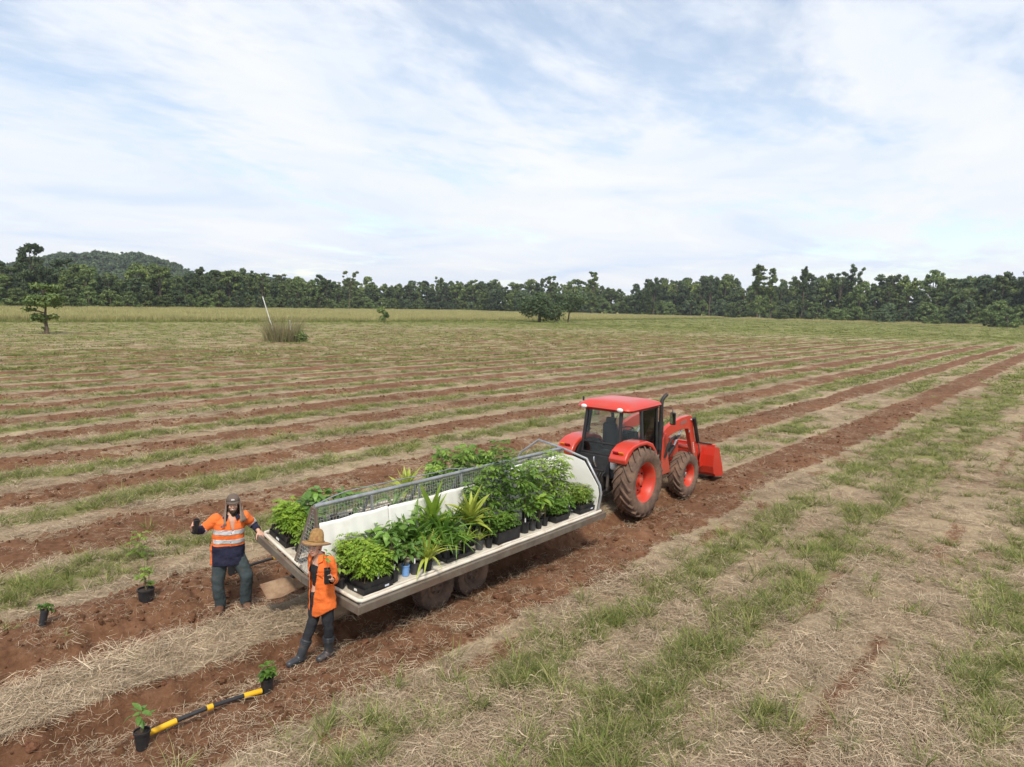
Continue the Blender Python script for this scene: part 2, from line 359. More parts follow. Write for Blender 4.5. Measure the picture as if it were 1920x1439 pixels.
def build_ground():
    a_in = np.linspace(R(-14), R(94), 640); a_out = np.linspace(R(94), R(346), 90)[1:-1]
    A = np.concatenate([a_in, a_out]); na = len(A)
    r = [0.0, 1.2, 2.4, 3.4, 4.2]
    x = 4.8
    while x < 170: r.append(x); x *= 1.0058
    while x < 6000: r.append(x); x *= 1.05
    r = np.array(r); nr = len(r)
    AA, RR = np.meshgrid(A, r, indexing='ij'); X = RR*np.cos(AA); Y = RR*np.sin(AA)
    z, soil, grass, tone = ground(X.ravel(), Y.ravel())
    rr = RR.ravel(); z = z*(1-sstep(150, 260, rr))
    V = np.stack([X.ravel(), Y.ravel(), z], 1)
    i = np.arange(na)[:, None]; j = np.arange(nr-1)[None, :]; i2 = (i+1) % na
    Q = np.stack([i*nr+j, i*nr+j+1, i2*nr+j+1, i2*nr+j], -1).reshape(-1, 4)
    me = np_mesh('ground', V, Q)
    set_attr(me, 'zone', np.stack([soil, grass, tone, np.ones_like(soil)], 1), typ='FLOAT_COLOR')
    me.polygons.foreach_set('use_smooth', np.ones(len(Q), bool))
    m = bpy.data.materials.new('field soil, straw and grass'); m.use_nodes = True
    n = m.node_tree.nodes; l = m.node_tree.links; b = n['Principled BSDF']; b.inputs['Roughness'].default_value = .95; b.inputs['Specular IOR Level'].default_value = .1
    at = n.new('ShaderNodeAttribute'); at.attribute_name = 'zone'; sp = n.new('ShaderNodeSeparateColor'); l.new(at.outputs['Color'], sp.inputs[0])
    tc = n.new('ShaderNodeTexCoord')
    def noise(sc, det=5, rough=.6, sx=(1, 1, 1), rz=0., dist=0.):
        mp = n.new('ShaderNodeMapping'); mp.inputs['Scale'].default_value = sx; mp.inputs['Rotation'].default_value = (0, 0, rz); l.new(tc.outputs['Object'], mp.inputs[0])
        t = n.new('ShaderNodeTexNoise'); t.inputs['Scale'].default_value = sc; t.inputs['Detail'].default_value = det; t.inputs['Roughness'].default_value = rough
        t.inputs['Distortion'].default_value = dist
        l.new(mp.outputs[0], t.inputs['Vector']); return t.outputs['Fac']
    def mm(op, a, c):
        x = n.new('ShaderNodeMath'); x.operation = op
        for k, q in enumerate((a, c)):
            if isinstance(q, (int, float)): x.inputs[k].default_value = q
            else: l.new(q, x.inputs[k])
        return x.outputs[0]
    def ss(v, a, c):
        x = n.new('ShaderNodeMapRange'); x.interpolation_type = 'SMOOTHSTEP'; x.inputs[1].default_value = a; x.inputs[2].default_value = c; l.new(v, x.inputs[0]); return x.outputs[0]
    def ramp(v, stops):
        x = n.new('ShaderNodeValToRGB'); l.new(v, x.inputs[0]); e = x.color_ramp.elements
        e[0].position, e[0].color = stops[0][0], (*stops[0][1], 1); e[1].position, e[1].color = stops[-1][0], (*stops[-1][1], 1)
        for p, c in stops[1:-1]:
            q = e.new(p); q.color = (*c, 1)
        return x.outputs[0]
    def mix(f, a, c):
        x = n.new('ShaderNodeMix'); x.data_type = 'RGBA'; l.new(f, x.inputs[0]); l.new(a, x.inputs[6]); l.new(c, x.inputs[7]); return x.outputs[2]
    nf = noise(9, 8, .7); nm = noise(2.2, 6, .65); nl = noise(.22, 4, .5)
    strawA = noise(26, 5, .75, (1, .22, 1), R(20), .6); strawB = noise(30, 5, .75, (.22, 1, 1), R(-25), .6)
    th = mm('MAXIMUM', strawA, strawB)
    soilc = ramp(mm('ADD', mm('MULTIPLY', nf, .6), mm('MULTIPLY', nm, .4)), [(.30, (.086, .043, .023)), (.5, (.168, .083, .045)), (.70, (.255, .14, .083))])
    strawc = ramp(mm('ADD', mm('MULTIPLY', th, .65), mm('MULTIPLY', nm, .35)), [(.36, (.175, .122, .075)), (.52, (.365, .28, .178)), (.70, (.49, .385, .26))])
    grassc = ramp(mm('ADD', mm('MULTIPLY', nf, .5), mm('MULTIPLY', nl, .5)), [(.3, (.105, .128, .033)), (.5, (.185, .197, .058)), (.7, (.285, .262, .10))])
    fs = ss(mm('ADD', sp.outputs[0], mm('MULTIPLY', mm('SUBTRACT', mm('ADD', mm('MULTIPLY', nf, .5), mm('MULTIPLY', th, .5)), .55), -1.3)), .34, .66)
    fg = ss(mm('ADD', sp.outputs[1], mm('MULTIPLY', mm('SUBTRACT', nf, .5), 1.3)), .34, .74)
    # soil dust lightly stains the straw between the rows
    stain = mix(ss(mm('ADD', nl, mm('MULTIPLY', nm, .5)), .72, 1.0), strawc, soilc)
    hs = n.new('ShaderNodeHueSaturation'); l.new(mix(fs, mix(mm('MULTIPLY', fg, .8), stain, grassc), soilc), hs.inputs['Color'])
    tv = n.new('ShaderNodeMapRange'); tv.inputs[1].default_value = .2; tv.inputs[2].default_value = .8; tv.inputs[3].default_value = .86; tv.inputs[4].default_value = 1.14
    l.new(sp.outputs[2], tv.inputs[0]); l.new(tv.outputs[0], hs.inputs['Value'])
    l.new(hs.outputs[0], b.inputs['Base Color'])
    bp = n.new('ShaderNodeBump'); bp.inputs['Strength'].default_value = .9; bp.inputs['Distance'].default_value = .05
    l.new(mm('ADD', mm('MULTIPLY', nf, .7), mm('MULTIPLY', th, .5)), bp.inputs['Height']); l.new(bp.outputs[0], b.inputs['Normal'])
    o = link('ground', me, None, [m]); tag(o, 'tilled red-soil field with straw and grass between the rows', 'field', kind='structure'); return o
build_ground()

# ---------------------------------------------------------------- blades: straw, grass tufts, tall crop grass
def blades_mesh(name, rs, n, rad, lmin, lmax, w0, w1, flat, segs=2, lean=.5, curl=.5, ztop=.05, tone=(0, 1), taper=True):
    """flat=True: straws lying about; else upright blades that bend outwards"""
    V = []; F = []; T = []
    for k in range(n):
        a = rs.uniform(0, 2*math.pi); q = rad*math.sqrt(rs.uniform()); p = np.array([q*math.cos(a), q*math.sin(a), 0.])
        L = rs.uniform(lmin, lmax); w = rs.uniform(w0, w1); tn = rs.uniform(*tone)
        if flat:
            h = rs.uniform(0, 2*math.pi); el = rs.normal(0, .16); d = np.array([math.cos(h)*math.cos(el), math.sin(h)*math.cos(el), math.sin(el)])
            p[2] = rs.uniform(.0, ztop) + abs(d[2])*L*.5; side = np.cross(d, [0, 0, 1]); side /= np.linalg.norm(side)
            pts = [p - d*L/2 + side*0, p + np.array([0, 0, rs.normal(0, .012)]) + side*rs.normal(0, .012), p + d*L/2]
            side = side + np.array([0, 0, rs.uniform(-.6, .6)]); ws = [w, w, w*.7]
        else:
            h = a + rs.normal(0, .7); ln = rs.uniform(.1, lean); d = np.array([math.cos(h)*ln, math.sin(h)*ln, 1.]); d /= np.linalg.norm(d)
            out = np.array([math.cos(h), math.sin(h), -.35])*curl*rs.uniform(.3, 1.3)
            th = rs.uniform(0, math.pi); side = np.array([math.cos(th), math.sin(th), 0])
            pts = [p + d*L*s + out*L*s*s for s in np.linspace(0, 1, segs+1)]
            ws = [w*(1-.9*(s**1.6)) for s in np.linspace(0, 1, segs+1)]
        o = len(V)
        for c, ww in zip(pts, ws): V += [c - side*ww/2, c + side*ww/2]
        m = len(pts)
        for i in range(m-1): F.append((o+2*i, o+2*i+1, o+2*i+3, o+2*i+2))
        for i in range(m): T += [tn, tn]
    me = np_mesh(name, np.array(V), np.array(F)); set_attr(me, 'tone', np.array(T)); return me
M_STRAW = attr_mat('dry straw', (.23, .158, .096), (.49, .375, .248), (.63, .52, .365), rough=.75, spec=.25, objv=.22)
M_GRASS = attr_mat('green grass blades', (.085, .12, .025), (.235, .27, .07), (.44, .39, .17), rough=.6, transl=.25, objv=.25)
M_TALL = attr_mat('tall seeding grass', (.20, .205, .065), (.46, .41, .18), (.60, .53, .27), rough=.7, transl=.2, objv=.18)

def scatter_field():
    rs = np.random.default_rng(5)
    straw = [loose('straw_clump_%d' % i, blades_mesh('straw', rs, 78, .30, .04, .27, .0022, .006, True), M_STRAW) for i in range(5)]
    tuft = [loose('tuft_%d' % i, blades_mesh('tuft', rs, 34, .09, .14, .42, .007, .014, False, 3, .8, .5), M_GRASS) for i in range(6)]
    fart = [loose('far_tuft_%d' % i, blades_mesh('fartuft', rs, 46, .55, .12, .36, .022, .05, False, 2, .9, .4), M_GRASS) for i in range(4)]
    def pts(n, r0, r1, pw=1.0):
        a = rs.uniform(R(-10), R(90), n); u = rs.uniform(0, 1, n)
        r = (r0**pw + u*(r1**pw-r0**pw))**(1/pw); return r*np.cos(a), r*np.sin(a), r
    def put(name, X, Y, z, s, variants, label, cat, zs=None, tilt=.12, ix=None):
        n = len(X); rot = np.stack([rs.normal(0, tilt, n), rs.normal(0, tilt, n), rs.uniform(0, 6.283, n)], 1)
        sc = np.stack([s, s, s if zs is None else zs], 1)
        gn_scatter(name, np.stack([X, Y, z], 1), rot, sc, rs.integers(0, len(variants), n) if ix is None else ix, variants, label, cat)
    # straw: density roughly even on screen, thick on straw ground, thin on soil
    straw += [loose('straw_sparse_%d' % i, blades_mesh('straw', rs, 16, .32, .03, .24, .0025, .006, True, ztop=.02), M_STRAW) for i in range(3)]
    straw.sort(key=lambda o: o.name)
    X, Y, r = pts(42000, 5.2, 95, .6)
    z, so, gr, tn = ground(X, Y)
    pr = np.where(so > .35, .78, .80*(1-.5*gr)); k = rs.uniform(0, 1, len(X)) < pr
    X, Y, r, z, so = X[k], Y[k], r[k], z[k], so[k]; s = rs.uniform(.6, 1.12, len(X))*(1+np.clip((r-14)/40, 0, .8))*np.where(so > .2, .8, 1.)
    ix = np.where(so > .35, 5+rs.integers(0, 3, len(X)), rs.integers(0, 5, len(X)))
    put('straw_litter', X, Y, z+.004, s, straw, 'loose dry straw lying over the whole field', 'straw', zs=np.clip(s, 0, 1.1)*np.clip(1.2-r/45, .45, 1), ix=ix)
    X, Y, r = pts(64000, 5.2, 72, .8)
    z, so, gr, tn = ground(X, Y)
    pr = np.clip(gr*1.0 + .012, 0, 1)*(1-.9*so)*(1-((X > 4) & (X < 18) & (Y > 6.6) & (Y < 11))); k = rs.uniform(0, 1, len(X)) < pr
    X, Y, r, z = X[k], Y[k], r[k], z[k]; s = rs.uniform(.35, 1.05, len(X))*(1+np.clip((r-16)/40, 0, .5))
    put('grass_tufts', X, Y, z-.01, s, tuft, 'green grass tufts growing in lines between the soil rows', 'grass', zs=s*rs.uniform(.7, 1.1, len(X))*np.clip(1.25-r/50, .5, 1))
    X, Y, r = pts(34000, 50, 200, 1.0)
    z, so, gr, tn = ground(X, Y); k = (rs.uniform(0, 1, len(X)) < gr*.9*(1-so))
    X, Y, r, z = X[k], Y[k], r[k], z[k]*(1-sstep(150, 260, r[k])); s = rs.uniform(.7, 1.4, len(X))
    put('distant_grass', X, Y, z-.01, s, fart, 'low green grass on the far part of the field', 'grass', zs=s*.5)
    X, Y, r = pts(20000, 185, 440, 1.2); k = (Y < np.interp(X, [-80, 38, 98, 200, 350, 430], [150, 147, 140, 146, 172, 185])+1) & (X < 428) & (rs.uniform(0, 1, len(X)) < .35+.65*fbm(X*.02, Y*.2, 19, 2))
    X, Y = X[k], Y[k]; s = rs.uniform(1.4, 2.6, len(X)); put('far_field_grass', X, Y, np.zeros(len(X)), s, fart, 'low grass at the very back of the field', 'grass', zs=s*.45)
    X = rs.uniform(-90, 430, 3200); Y = np.interp(X, [-80, 38, 98, 200, 350, 430], [150, 147, 140, 146, 172, 185])-rs.uniform(-1, 4.5, 3200); s = rs.uniform(1.2, 2.4, 3200)
    put('edge_grass', X, Y, np.zeros(3200), s, fart, 'green grass fringe in front of the tall pale crop', 'grass', zs=s*rs.uniform(.6, 1.1, 3200))
    # clods of broken soil on the worked rows
    def clod(name):
        bm = bmesh.new(); bmesh.ops.create_icosphere(bm, subdivisions=2, radius=.05)
        for v in bm.verts: v.co = Vector((v.co.x*1.15, v.co.y, v.co.z*.75))*(1+rs.uniform(-.24, .24))
        me = bpy.data.meshes.new(name); bm.to_mesh(me); bm.free(); return me
    M_CLOD = mat('soil clod', (.175, .086, .047), (.112, .054, .029), 30, .95, bump=.8, bscale=60, spec=.1, objrand=.3)
    clods = [loose('clod_%d' % i, clod('clod'), M_CLOD) for i in range(4)]
    X, Y, r = pts(60000, 5.2, 42, .7); z, so, gr, tn = ground(X, Y); k = rs.uniform(0, 1, len(X)) < (so > .45)*.55*np.clip(fbm(X*1.3, Y*1.3, 15, 2)*2.2-.5, 0, 1)
    X, Y, r, z = X[k], Y[k], r[k], z[k]; s = np.clip(np.exp(rs.normal(-.75, .5, len(X))), .15, 1.15); kk = (Y > 6.3); X, Y, z, s = X[kk], Y[kk], z[kk], s[kk]
    put('soil_clods', X, Y, z+.008*s, s, clods, 'broken red soil clods along the worked rows', 'soil', tilt=.6)
    # the tall pale grass crop at the far edge
    tall = [loose('crop_clump_%d' % i, blades_mesh('crop', rs, 120, 1.9, .75, 1.4, .03, .075, False, 2, .25, .12), M_TALL) for i in range(4)]
    X = rs.uniform(-90, 430, 17000); yf = np.interp(X, [-80, 38, 98, 200, 350, 430], [150, 147, 140, 146, 172, 185])
    u = rs.uniform(0, 1, len(X)); Y = yf + np.where(u < .3, rs.uniform(0, 10, len(X)), rs.uniform(0, 1, len(X))**1.3*200)
    s = rs.uniform(.8, 1.15, len(X))*(.86+.28*fbm(X*.05, Y*.05, 7, 3))
    put('tall_grass_crop', X, Y, np.zeros(len(X)), s, tall, 'band of tall pale seeding grass at the far field edge', 'tall grass', tilt=.03)
    # rough grass along the foot of the right-hand forest
    X = rs.uniform(395, 450, 1500); Y = rs.uniform(-60, 170, 1500); s = rs.uniform(.5, 1.1, 1500)*(.5+1.3*fbm(X*.06, Y*.05, 9, 2)**2)
    put('verge_grass', X, Y, np.zeros(1500), s, tall, 'rough grass along the foot of the forest on the right', 'grass', tilt=.03)
scatter_field()
# ---------------------------------------------------------------- trees, forest edge, hill
M_BARK = mat('grey brown bark', (.16, .12, .085), (.075, .055, .04), 6, .9, bump=.5, bscale=20)
M_PALE = mat('pale smooth bark', (.50, .47, .41), (.30, .27, .22), 4, .85)
def leafmat(name, a, b, c, objv=.3): return attr_mat(name, a, b, c, rough=.55, transl=.22, spec=.35, objv=objv)
M_LEAF = leafmat('rainforest foliage', (.032, .050, .015), (.135, .185, .048), (.28, .325, .095), .34)
M_LEAFB = leafmat('blue green foliage', (.030, .050, .024), (.10, .145, .060), (.20, .245, .105), .25)
M_LEAFY = leafmat('light green foliage', (.05, .08, .02), (.15, .21, .06), (.28, .33, .11), .2)
M_LEAFD = leafmat('dark green foliage', (.022, .038, .014), (.075, .112, .040), (.145, .19, .07), .15)
M_DRY = attr_mat('dry reed blades', (.17, .14, .075), (.32, .275, .15), (.19, .23, .08), rough=.8)

def leaf_cards(rs, lobes, ncards, size, inner=.42, drop=0.):
    """lobes: list of (centre, radii). leaf sprays set on and inside each lobe, facing mostly outwards and up"""
    L = np.array([l[0] for l in lobes], float); Rr = np.array([l[1] for l in lobes], float)
    wt = (Rr[:, 0]*Rr[:, 1]+Rr[:, 0]*Rr[:, 2]); wt /= wt.sum()
    k = rs.choice(len(L), ncards, p=wt)
    d = rs.normal(size=(ncards, 3)); d /= np.linalg.norm(d, axis=1)[:, None]
    rad = inner + (1-inner)*rs.uniform(0, 1, ncards)**.5 + rs.normal(0, .17, ncards)
    P = L[k] + d*Rr[k]*rad[:, None]
    nrm = d + np.array([0, 0, .45]) + rs.normal(0, .55, (ncards, 3)); nrm /= np.linalg.norm(nrm, axis=1)[:, None]
    a = np.cross(nrm, rs.normal(size=(ncards, 3))); a /= np.linalg.norm(a, axis=1)[:, None]; b = np.cross(nrm, a)
    s = (size*rs.uniform(.55, 1.35, ncards))[:, None]
    asp = rs.uniform(.35, .75, ncards)[:, None]
    bend = nrm*s*rs.uniform(-.28, .1, ncards)[:, None]
    # each spray: a pointed, slightly folded six-sided leaf cluster
    v0 = P - a*s*.55; v1 = P - b*s*asp*.5 - a*s*.1 + bend; v2 = P + a*s*.28 - b*s*asp*.33 + bend*.6; v3 = P + a*s*.6 - np.array([0, 0, 1.])*s*.12
    v4 = P + a*s*.2 + b*s*asp*.42 + bend*.6; v5 = P - a*s*.2 + b*s*asp*.48 + bend
    V = np.stack([v0, v1, v2, v3, v4, v5], 1).reshape(-1, 3); o = np.arange(ncards)*6
    F = np.concatenate([np.stack([o, o+1, o+4, o+5], 1), np.stack([o+1, o+2, o+3, o+4], 1)])
    lt = rs.uniform(0, 1, len(L)); tone = np.clip(lt[k]*.45 + rs.uniform(0, .65, ncards), 0, 1)
    return V, F, np.repeat(tone, 6)
def crown_mesh(name, rs, lobes, n, size, inner=.42):
    V, F, T = leaf_cards(rs, lobes, n, size, inner); me = np_mesh(name, V, F); set_attr(me, 'tone', T); return me
def trunk_mesh(name, rs, h, r0, limbs, bend=.04):
    mb = MB(); a = rs.uniform(0, 6.28); top = Vector((math.cos(a)*bend*h, math.sin(a)*bend*h, h))
    mb.tube([(0, 0, -.3), (0, 0, h*.06), tuple(top*.5 + Vector((0, 0, 0))), tuple(top)], [r0*1.4, r0, r0*.75, r0*.3], 7)
    for c, rr in limbs:
        c = Vector(c); s = top*min(.85, max(.25, (c.z*.55)/h)); m = s.lerp(c, .5) + Vector((0, 0, .06*h))
        mb.tube([tuple(s), tuple(m), tuple(c)], [r0*.42, r0*.28, r0*.1], 5)
    return mb.mesh(name, 60)
def env_lobes(rs, n, w, z0, z1, shape='round', lobe=.34, flat=.75):
    """lobes spread through a crown envelope of width w between heights z0 and z1"""
    out = []
    for k in range(n):
        t = rs.uniform(0, 1); 
        if shape == 'round': prof = math.sin(math.pi*(.12+.80*t))**.7
        elif shape == 'bush': prof = (1-t**2.2)**.6
        elif shape == 'flat': prof = .45+.75*t if t < .8 else 1.0
        elif shape == 'column': prof = .75-.35*t
        elif shape == 'cone': prof = 1-.85*t
        else: prof = 1
        a = rs.uniform(0, 6.283); q = w*.5*prof*(rs.uniform(.15, 1)**.5)*(1-lobe*.5)
        r = w*lobe*rs.uniform(.5, 1.05)*(.7+.3*prof)*.62
        out.append(((q*math.cos(a), q*math.sin(a), z0+(z1-z0)*t), (r, r*rs.uniform(.8, 1.1), r*flat*rs.uniform(.75, 1.1))))
    return out
def tree_kind(seed, h, w, z0, shape, nl, ncard, size, tr=.3, lobe=.34, flat=.75):
    rs = np.random.default_rng(seed); lb = env_lobes(rs, nl, w, z0, h*.93, shape, lobe, flat)
    return crown_mesh('crown', rs, lb, ncard, size), trunk_mesh('trunk', rs, h*.82, tr, lb[:7])
KINDS = {
 'broad':  [tree_kind(101+i, 16, 12, 4.5, 'round', 60, 7600, .60, .34, .19) for i in range(3)],
 'bushy':  [tree_kind(201+i, 8, 10, .6, 'bush', 50, 6000, .50, .22, .20) for i in range(3)],
 'wall':   [tree_kind(301+i, 15, 9, .8, 'round', 66, 8000, .58, .3, .20) for i in range(3)],
 'column': [tree_kind(401+i, 24, 8.5, 2, 'column', 56, 7000, .60, .35, .24, 1.0) for i in range(2)],
 'open':   [tree_kind(501+i, 22, 13, 13, 'flat', 26, 3600, .58, .3, .19, .55) for i in range(2)],
}
def tree(name, label, kind, i, x, y, s, sz=None, leaf=None, bark=None, group=None, rz=None, z=0.):
    cm, tm = KINDS[kind][i % len(KINDS[kind])]
    t = thing(name, label, 'tree', (x, y, z), rz if rz is not None else random.uniform(0, 6.28), group)
    t.scale = (s, s, sz or s)
    for nm, me, mm in (('trunk', tm, bark or M_BARK), ('crown', cm, leaf or M_LEAF)):
        if not me.materials: me.materials.append(mm)
        o = bpy.data.objects.new(nm, me); COL.objects.link(o); o.parent = t
        o.material_slots[0].link = 'OBJECT'; o.material_slots[0].material = mm
    return t
FOREST = [(-150, 300), (-40, 285), (60, 288), (120, 300), (230, 350), (330, 385), (440, 370), (500, 300), (505, 215), (490, 150), (475, 95), (440, 50), (420, 20), (450, -40), (500, -120)]
def along(pl, step, off, jit, rs):
    """points every 'step' metres along a polyline, moved 'off' metres away from the camera side"""
    out = []; carry = 0
    for (x0, y0), (x1, y1) in zip(pl, pl[1:]):
        L = math.hypot(x1-x0, y1-y0); dx, dy = (x1-x0)/L, (y1-y0)/L; nx, ny = -dy, dx
        if nx*x0+ny*y0 < 0: nx, ny = -nx, -ny
        s = carry
        while s < L:
            o = off + rs.uniform(-jit, jit); out.append((x0+dx*s+nx*o, y0+dy*s+ny*o)); s += step*rs.uniform(.75, 1.3)
        carry = s-L
    return out
def az(x, y): return math.degrees(math.atan2(y, x))
def pt(px, d, horizon=None):
    """ground point at distance d along the bearing of picture column px (photo pixels)"""
    v = Fv + R2*((px-960)/1331) - U2*((574+0.0225*(px-960)-719.5)/-1331*-1)
    a = math.atan2(v.y, v.x); return d*math.cos(a), d*math.sin(a)
def forest():
    rs = np.random.default_rng(77); random.seed(5); cnt = 0; DEEP = []
    rowsdef = [('bushy', 8.2, 0, 2, 'low'), ('wall', 8.0, 9, 2.5, 'mid'), ('bushy', 11.0, 16, 3, 'under'), ('broad', 9.0, 19, 4, 'back'), ('wall', 10.5, 32, 5, 'far')]
    SEGS = [(72, 'at the far left picture edge'), (66, 'below the wooded hill'), (60, 'right of the wooded hill'), (54, 'behind the dry reed clump'), (47, 'behind the small lone shrub'),
            (40, 'between lone shrub and big dark field tree'), (34, 'behind the big dark field tree'), (27, 'right of the big dark field tree'), (18, 'around the tallest mass of the right forest'),
            (11, 'around the thin pale-trunked tree'), (6, 'right of the thin pale-trunked tree'), (-9, 'at the right picture edge')]
    lab = {'low': 'low bushy tree at the forest foot', 'mid': 'leafy forest-wall tree', 'under': 'dense understorey tree just inside the forest edge', 'back': 'leafy crown rising over the forest wall', 'far': 'skyline tree deep in the forest'}
    GRP = {'low': 'low edge trees', 'under': 'understorey trees', 'mid': 'forest wall trees', 'back': 'tree tops', 'far': 'skyline trees'}
    for kind, step, off, jit, key in rowsdef:
        for (x, y) in along(FOREST, step, off, jit, rs):
            a = az(x, y)
            if a > 80 or a < 0: continue
            side = 1 if a < 36 else 0
            d = math.hypot(x, y)
            # canopy height wanted from the photograph's skyline, in metres
            want = np.interp(a, [2, 8, 14, 20, 24, 30, 36, 42, 50, 58, 66, 76], [25, 26, 27, 28, 30, 24, 27, 24, 20, 19, 18, 17])
            want *= 1.2*.84+.24*fbm(np.array([a*.55]), np.array([off*.3]), 3, 2)[0]*1.3
            if side and key == 'low': s = rs.uniform(1.0, 1.75)
            elif key == 'under': s = rs.uniform(1.3, 1.9)
            elif key == 'low': s = rs.uniform(.75, 1.15)
            elif key == 'mid': s = want/15*rs.uniform(.50, .92)
            elif key == 'back': s = want/16*rs.uniform(.70, 1.06)
            else: s = want/15*rs.uniform(.72, 1.10)
            lf = rs.choice([0, 0, 0, 1, 2, 3], 1)[0]; lf = [M_LEAF, M_LEAFB, M_LEAFY, M_LEAFD][lf]
            if side and key == 'low': lf = [M_LEAFY, M_LEAFY, M_LEAF, M_LEAFB][int(rs.integers(0, 4))]
            wid = s*np.clip(rs.uniform(.85, 1.2), 0, 2)/max(1., (s/1.25)**.5)
            seg = next(s for lo_, s in SEGS if a >= lo_)
            if key in ('under', 'far'): DEEP.append((x, y, wid, s, (0 if kind == 'wall' else 3)+int(rs.integers(0, 3)))); continue
            kd = kind
            if key == 'back' and rs.uniform() < .28: kd = ('open', 'column')[int(rs.integers(0, 2))]; s *= 15/23.; wid = s*rs.uniform(1.0, 1.5)
            t = tree('forest_tree', lab[key] + ' ' + seg, kd, int(rs.integers(0, 9)), x, y, wid, s, lf, group=GRP[key] + ' ' + seg); cnt += 1
    for side, pxs in ((0, (905, 922, 940, 955, 972)), (1, (1172, 1184, 1196, 1210))):
        for k, px in enumerate(pxs):
            for d, s in ((505, 1.1), (528, 1.3 - .15*side)): DEEP.append((*pt(px+(d-505)*.3, d), s*1.1, s*(.9+.06*(k % 3)), k % 3))
    # trees standing behind the front ones read as one mass
    var = []
    for i, (kd, j, m) in enumerate((('wall', 0, M_LEAF), ('wall', 1, M_LEAFB), ('wall', 2, M_LEAFD), ('bushy', 0, M_LEAF), ('bushy', 1, M_LEAFB), ('bushy', 2, M_LEAFD))):
        me = KINDS[kd][j][0].copy(); me.materials.clear(); var.append(loose('deep_%d' % i, me, m))
    D = np.array(DEEP); n = len(D)
    gn_scatter('deep_forest', np.stack([D[:, 0], D[:, 1], np.zeros(n)], 1), np.stack([np.zeros(n), np.zeros(n), rs.uniform(0, 6.28, n)], 1), np.stack([D[:, 2], D[:, 2], D[:, 3]], 1), D[:, 4].astype(int), var, 'dark mass of forest behind the front trees', 'forest')
    print('FOREST TREES', cnt, n)
forest()
def emergents():
    for px, d, kind, i, s, sz, lf, lab, bark in [
        (62, 322, 'broad', 0, 1.15, 1.58, M_LEAFD, 'tall spreading tree standing above the forest at the far left', None),
        (1420, 482, 'column', 0, 2.0, 1.52, M_LEAF, 'broad vine-draped tree, tallest mass of the right forest', None),
        (1445, 480, 'column', 1, 1.3, 1.40, M_LEAF, 'narrow vine-draped tree right beside the tallest mass of the right forest', None),
        (1503, 478, 'column', 0, 1.15, 1.46, M_LEAFD, 'narrow column-shaped tree standing alone above the right forest', None),
        (1602, 512, 'open', 1, .85, 1.72, M_LEAFD, 'thin pale-trunked tree with a small flat crown above the forest', M_PALE),
        (1572, 512, 'open', 0, 1.1, 1.50, M_LEAFD, 'dark flat-crowned tree just left of the thin pale-trunked tree', None),
        (1670, 508, 'open', 1, 1.6, 1.42, M_LEAFD, 'wide dark umbrella-crowned tree above the right forest', None),
        (1110, 500, 'column', 1, 1.6, 1.30, M_LEAF, 'tall leafy tree rising behind the big dark field tree', None),
        (1225, 500, 'broad', 1, 1.0, 1.72, M_LEAFD, 'dark cone-topped tree in the gap of the middle skyline', None),
        (1330, 490, 'open', 1, 1.1, 1.30, M_LEAFD, 'open-crowned tree left of the tallest mass of the right forest', None),
        (1425, 452, 'broad', 2, .8, .95, M_LEAFY, 'lighter green tree with pale trunk in front of the right forest', M_PALE),
        (655, 410, 'open', 0, .9, 1.05, M_LEAF, 'open-crowned tree on the skyline above the small lone shrub', None),
        ]:
        x, y = pt(px, d); tree('emergent_tree', lab, kind, i, x, y, s, sz, lf, bark, group=None)
emergents()
def edge_bushes():
    for px, d, s, sz, lf, lab in ((1890, 392, 1.25, 1.1, M_LEAFY, 'nearest bright bush at the right picture edge of the field'), (1862, 400, .8, .75, M_LEAF, 'small bush left of the nearest bright bush at the right edge'),
                                  (1755, 428, 1.3, .8, M_LEAFY, 'low wide bush at the forest foot below the flat-topped trees'), (1655, 440, 1.4, 1.0, M_LEAFB, 'grey-green bush bulging from the right forest foot'), (1570, 446, 1.5, .95, M_LEAFY, 'bright spreading bush left of the grey-green bush at the forest foot'), (1475, 446, 1.4, 1.15, M_LEAF, 'rounded bush at the forest foot below the tallest tree mass')):
        x, y = pt(px, d); t = tree('edge_bush', lab, 'bushy', int(px) % 3, x, y, s, sz, lf); t['category'] = 'bush'
edge_bushes()
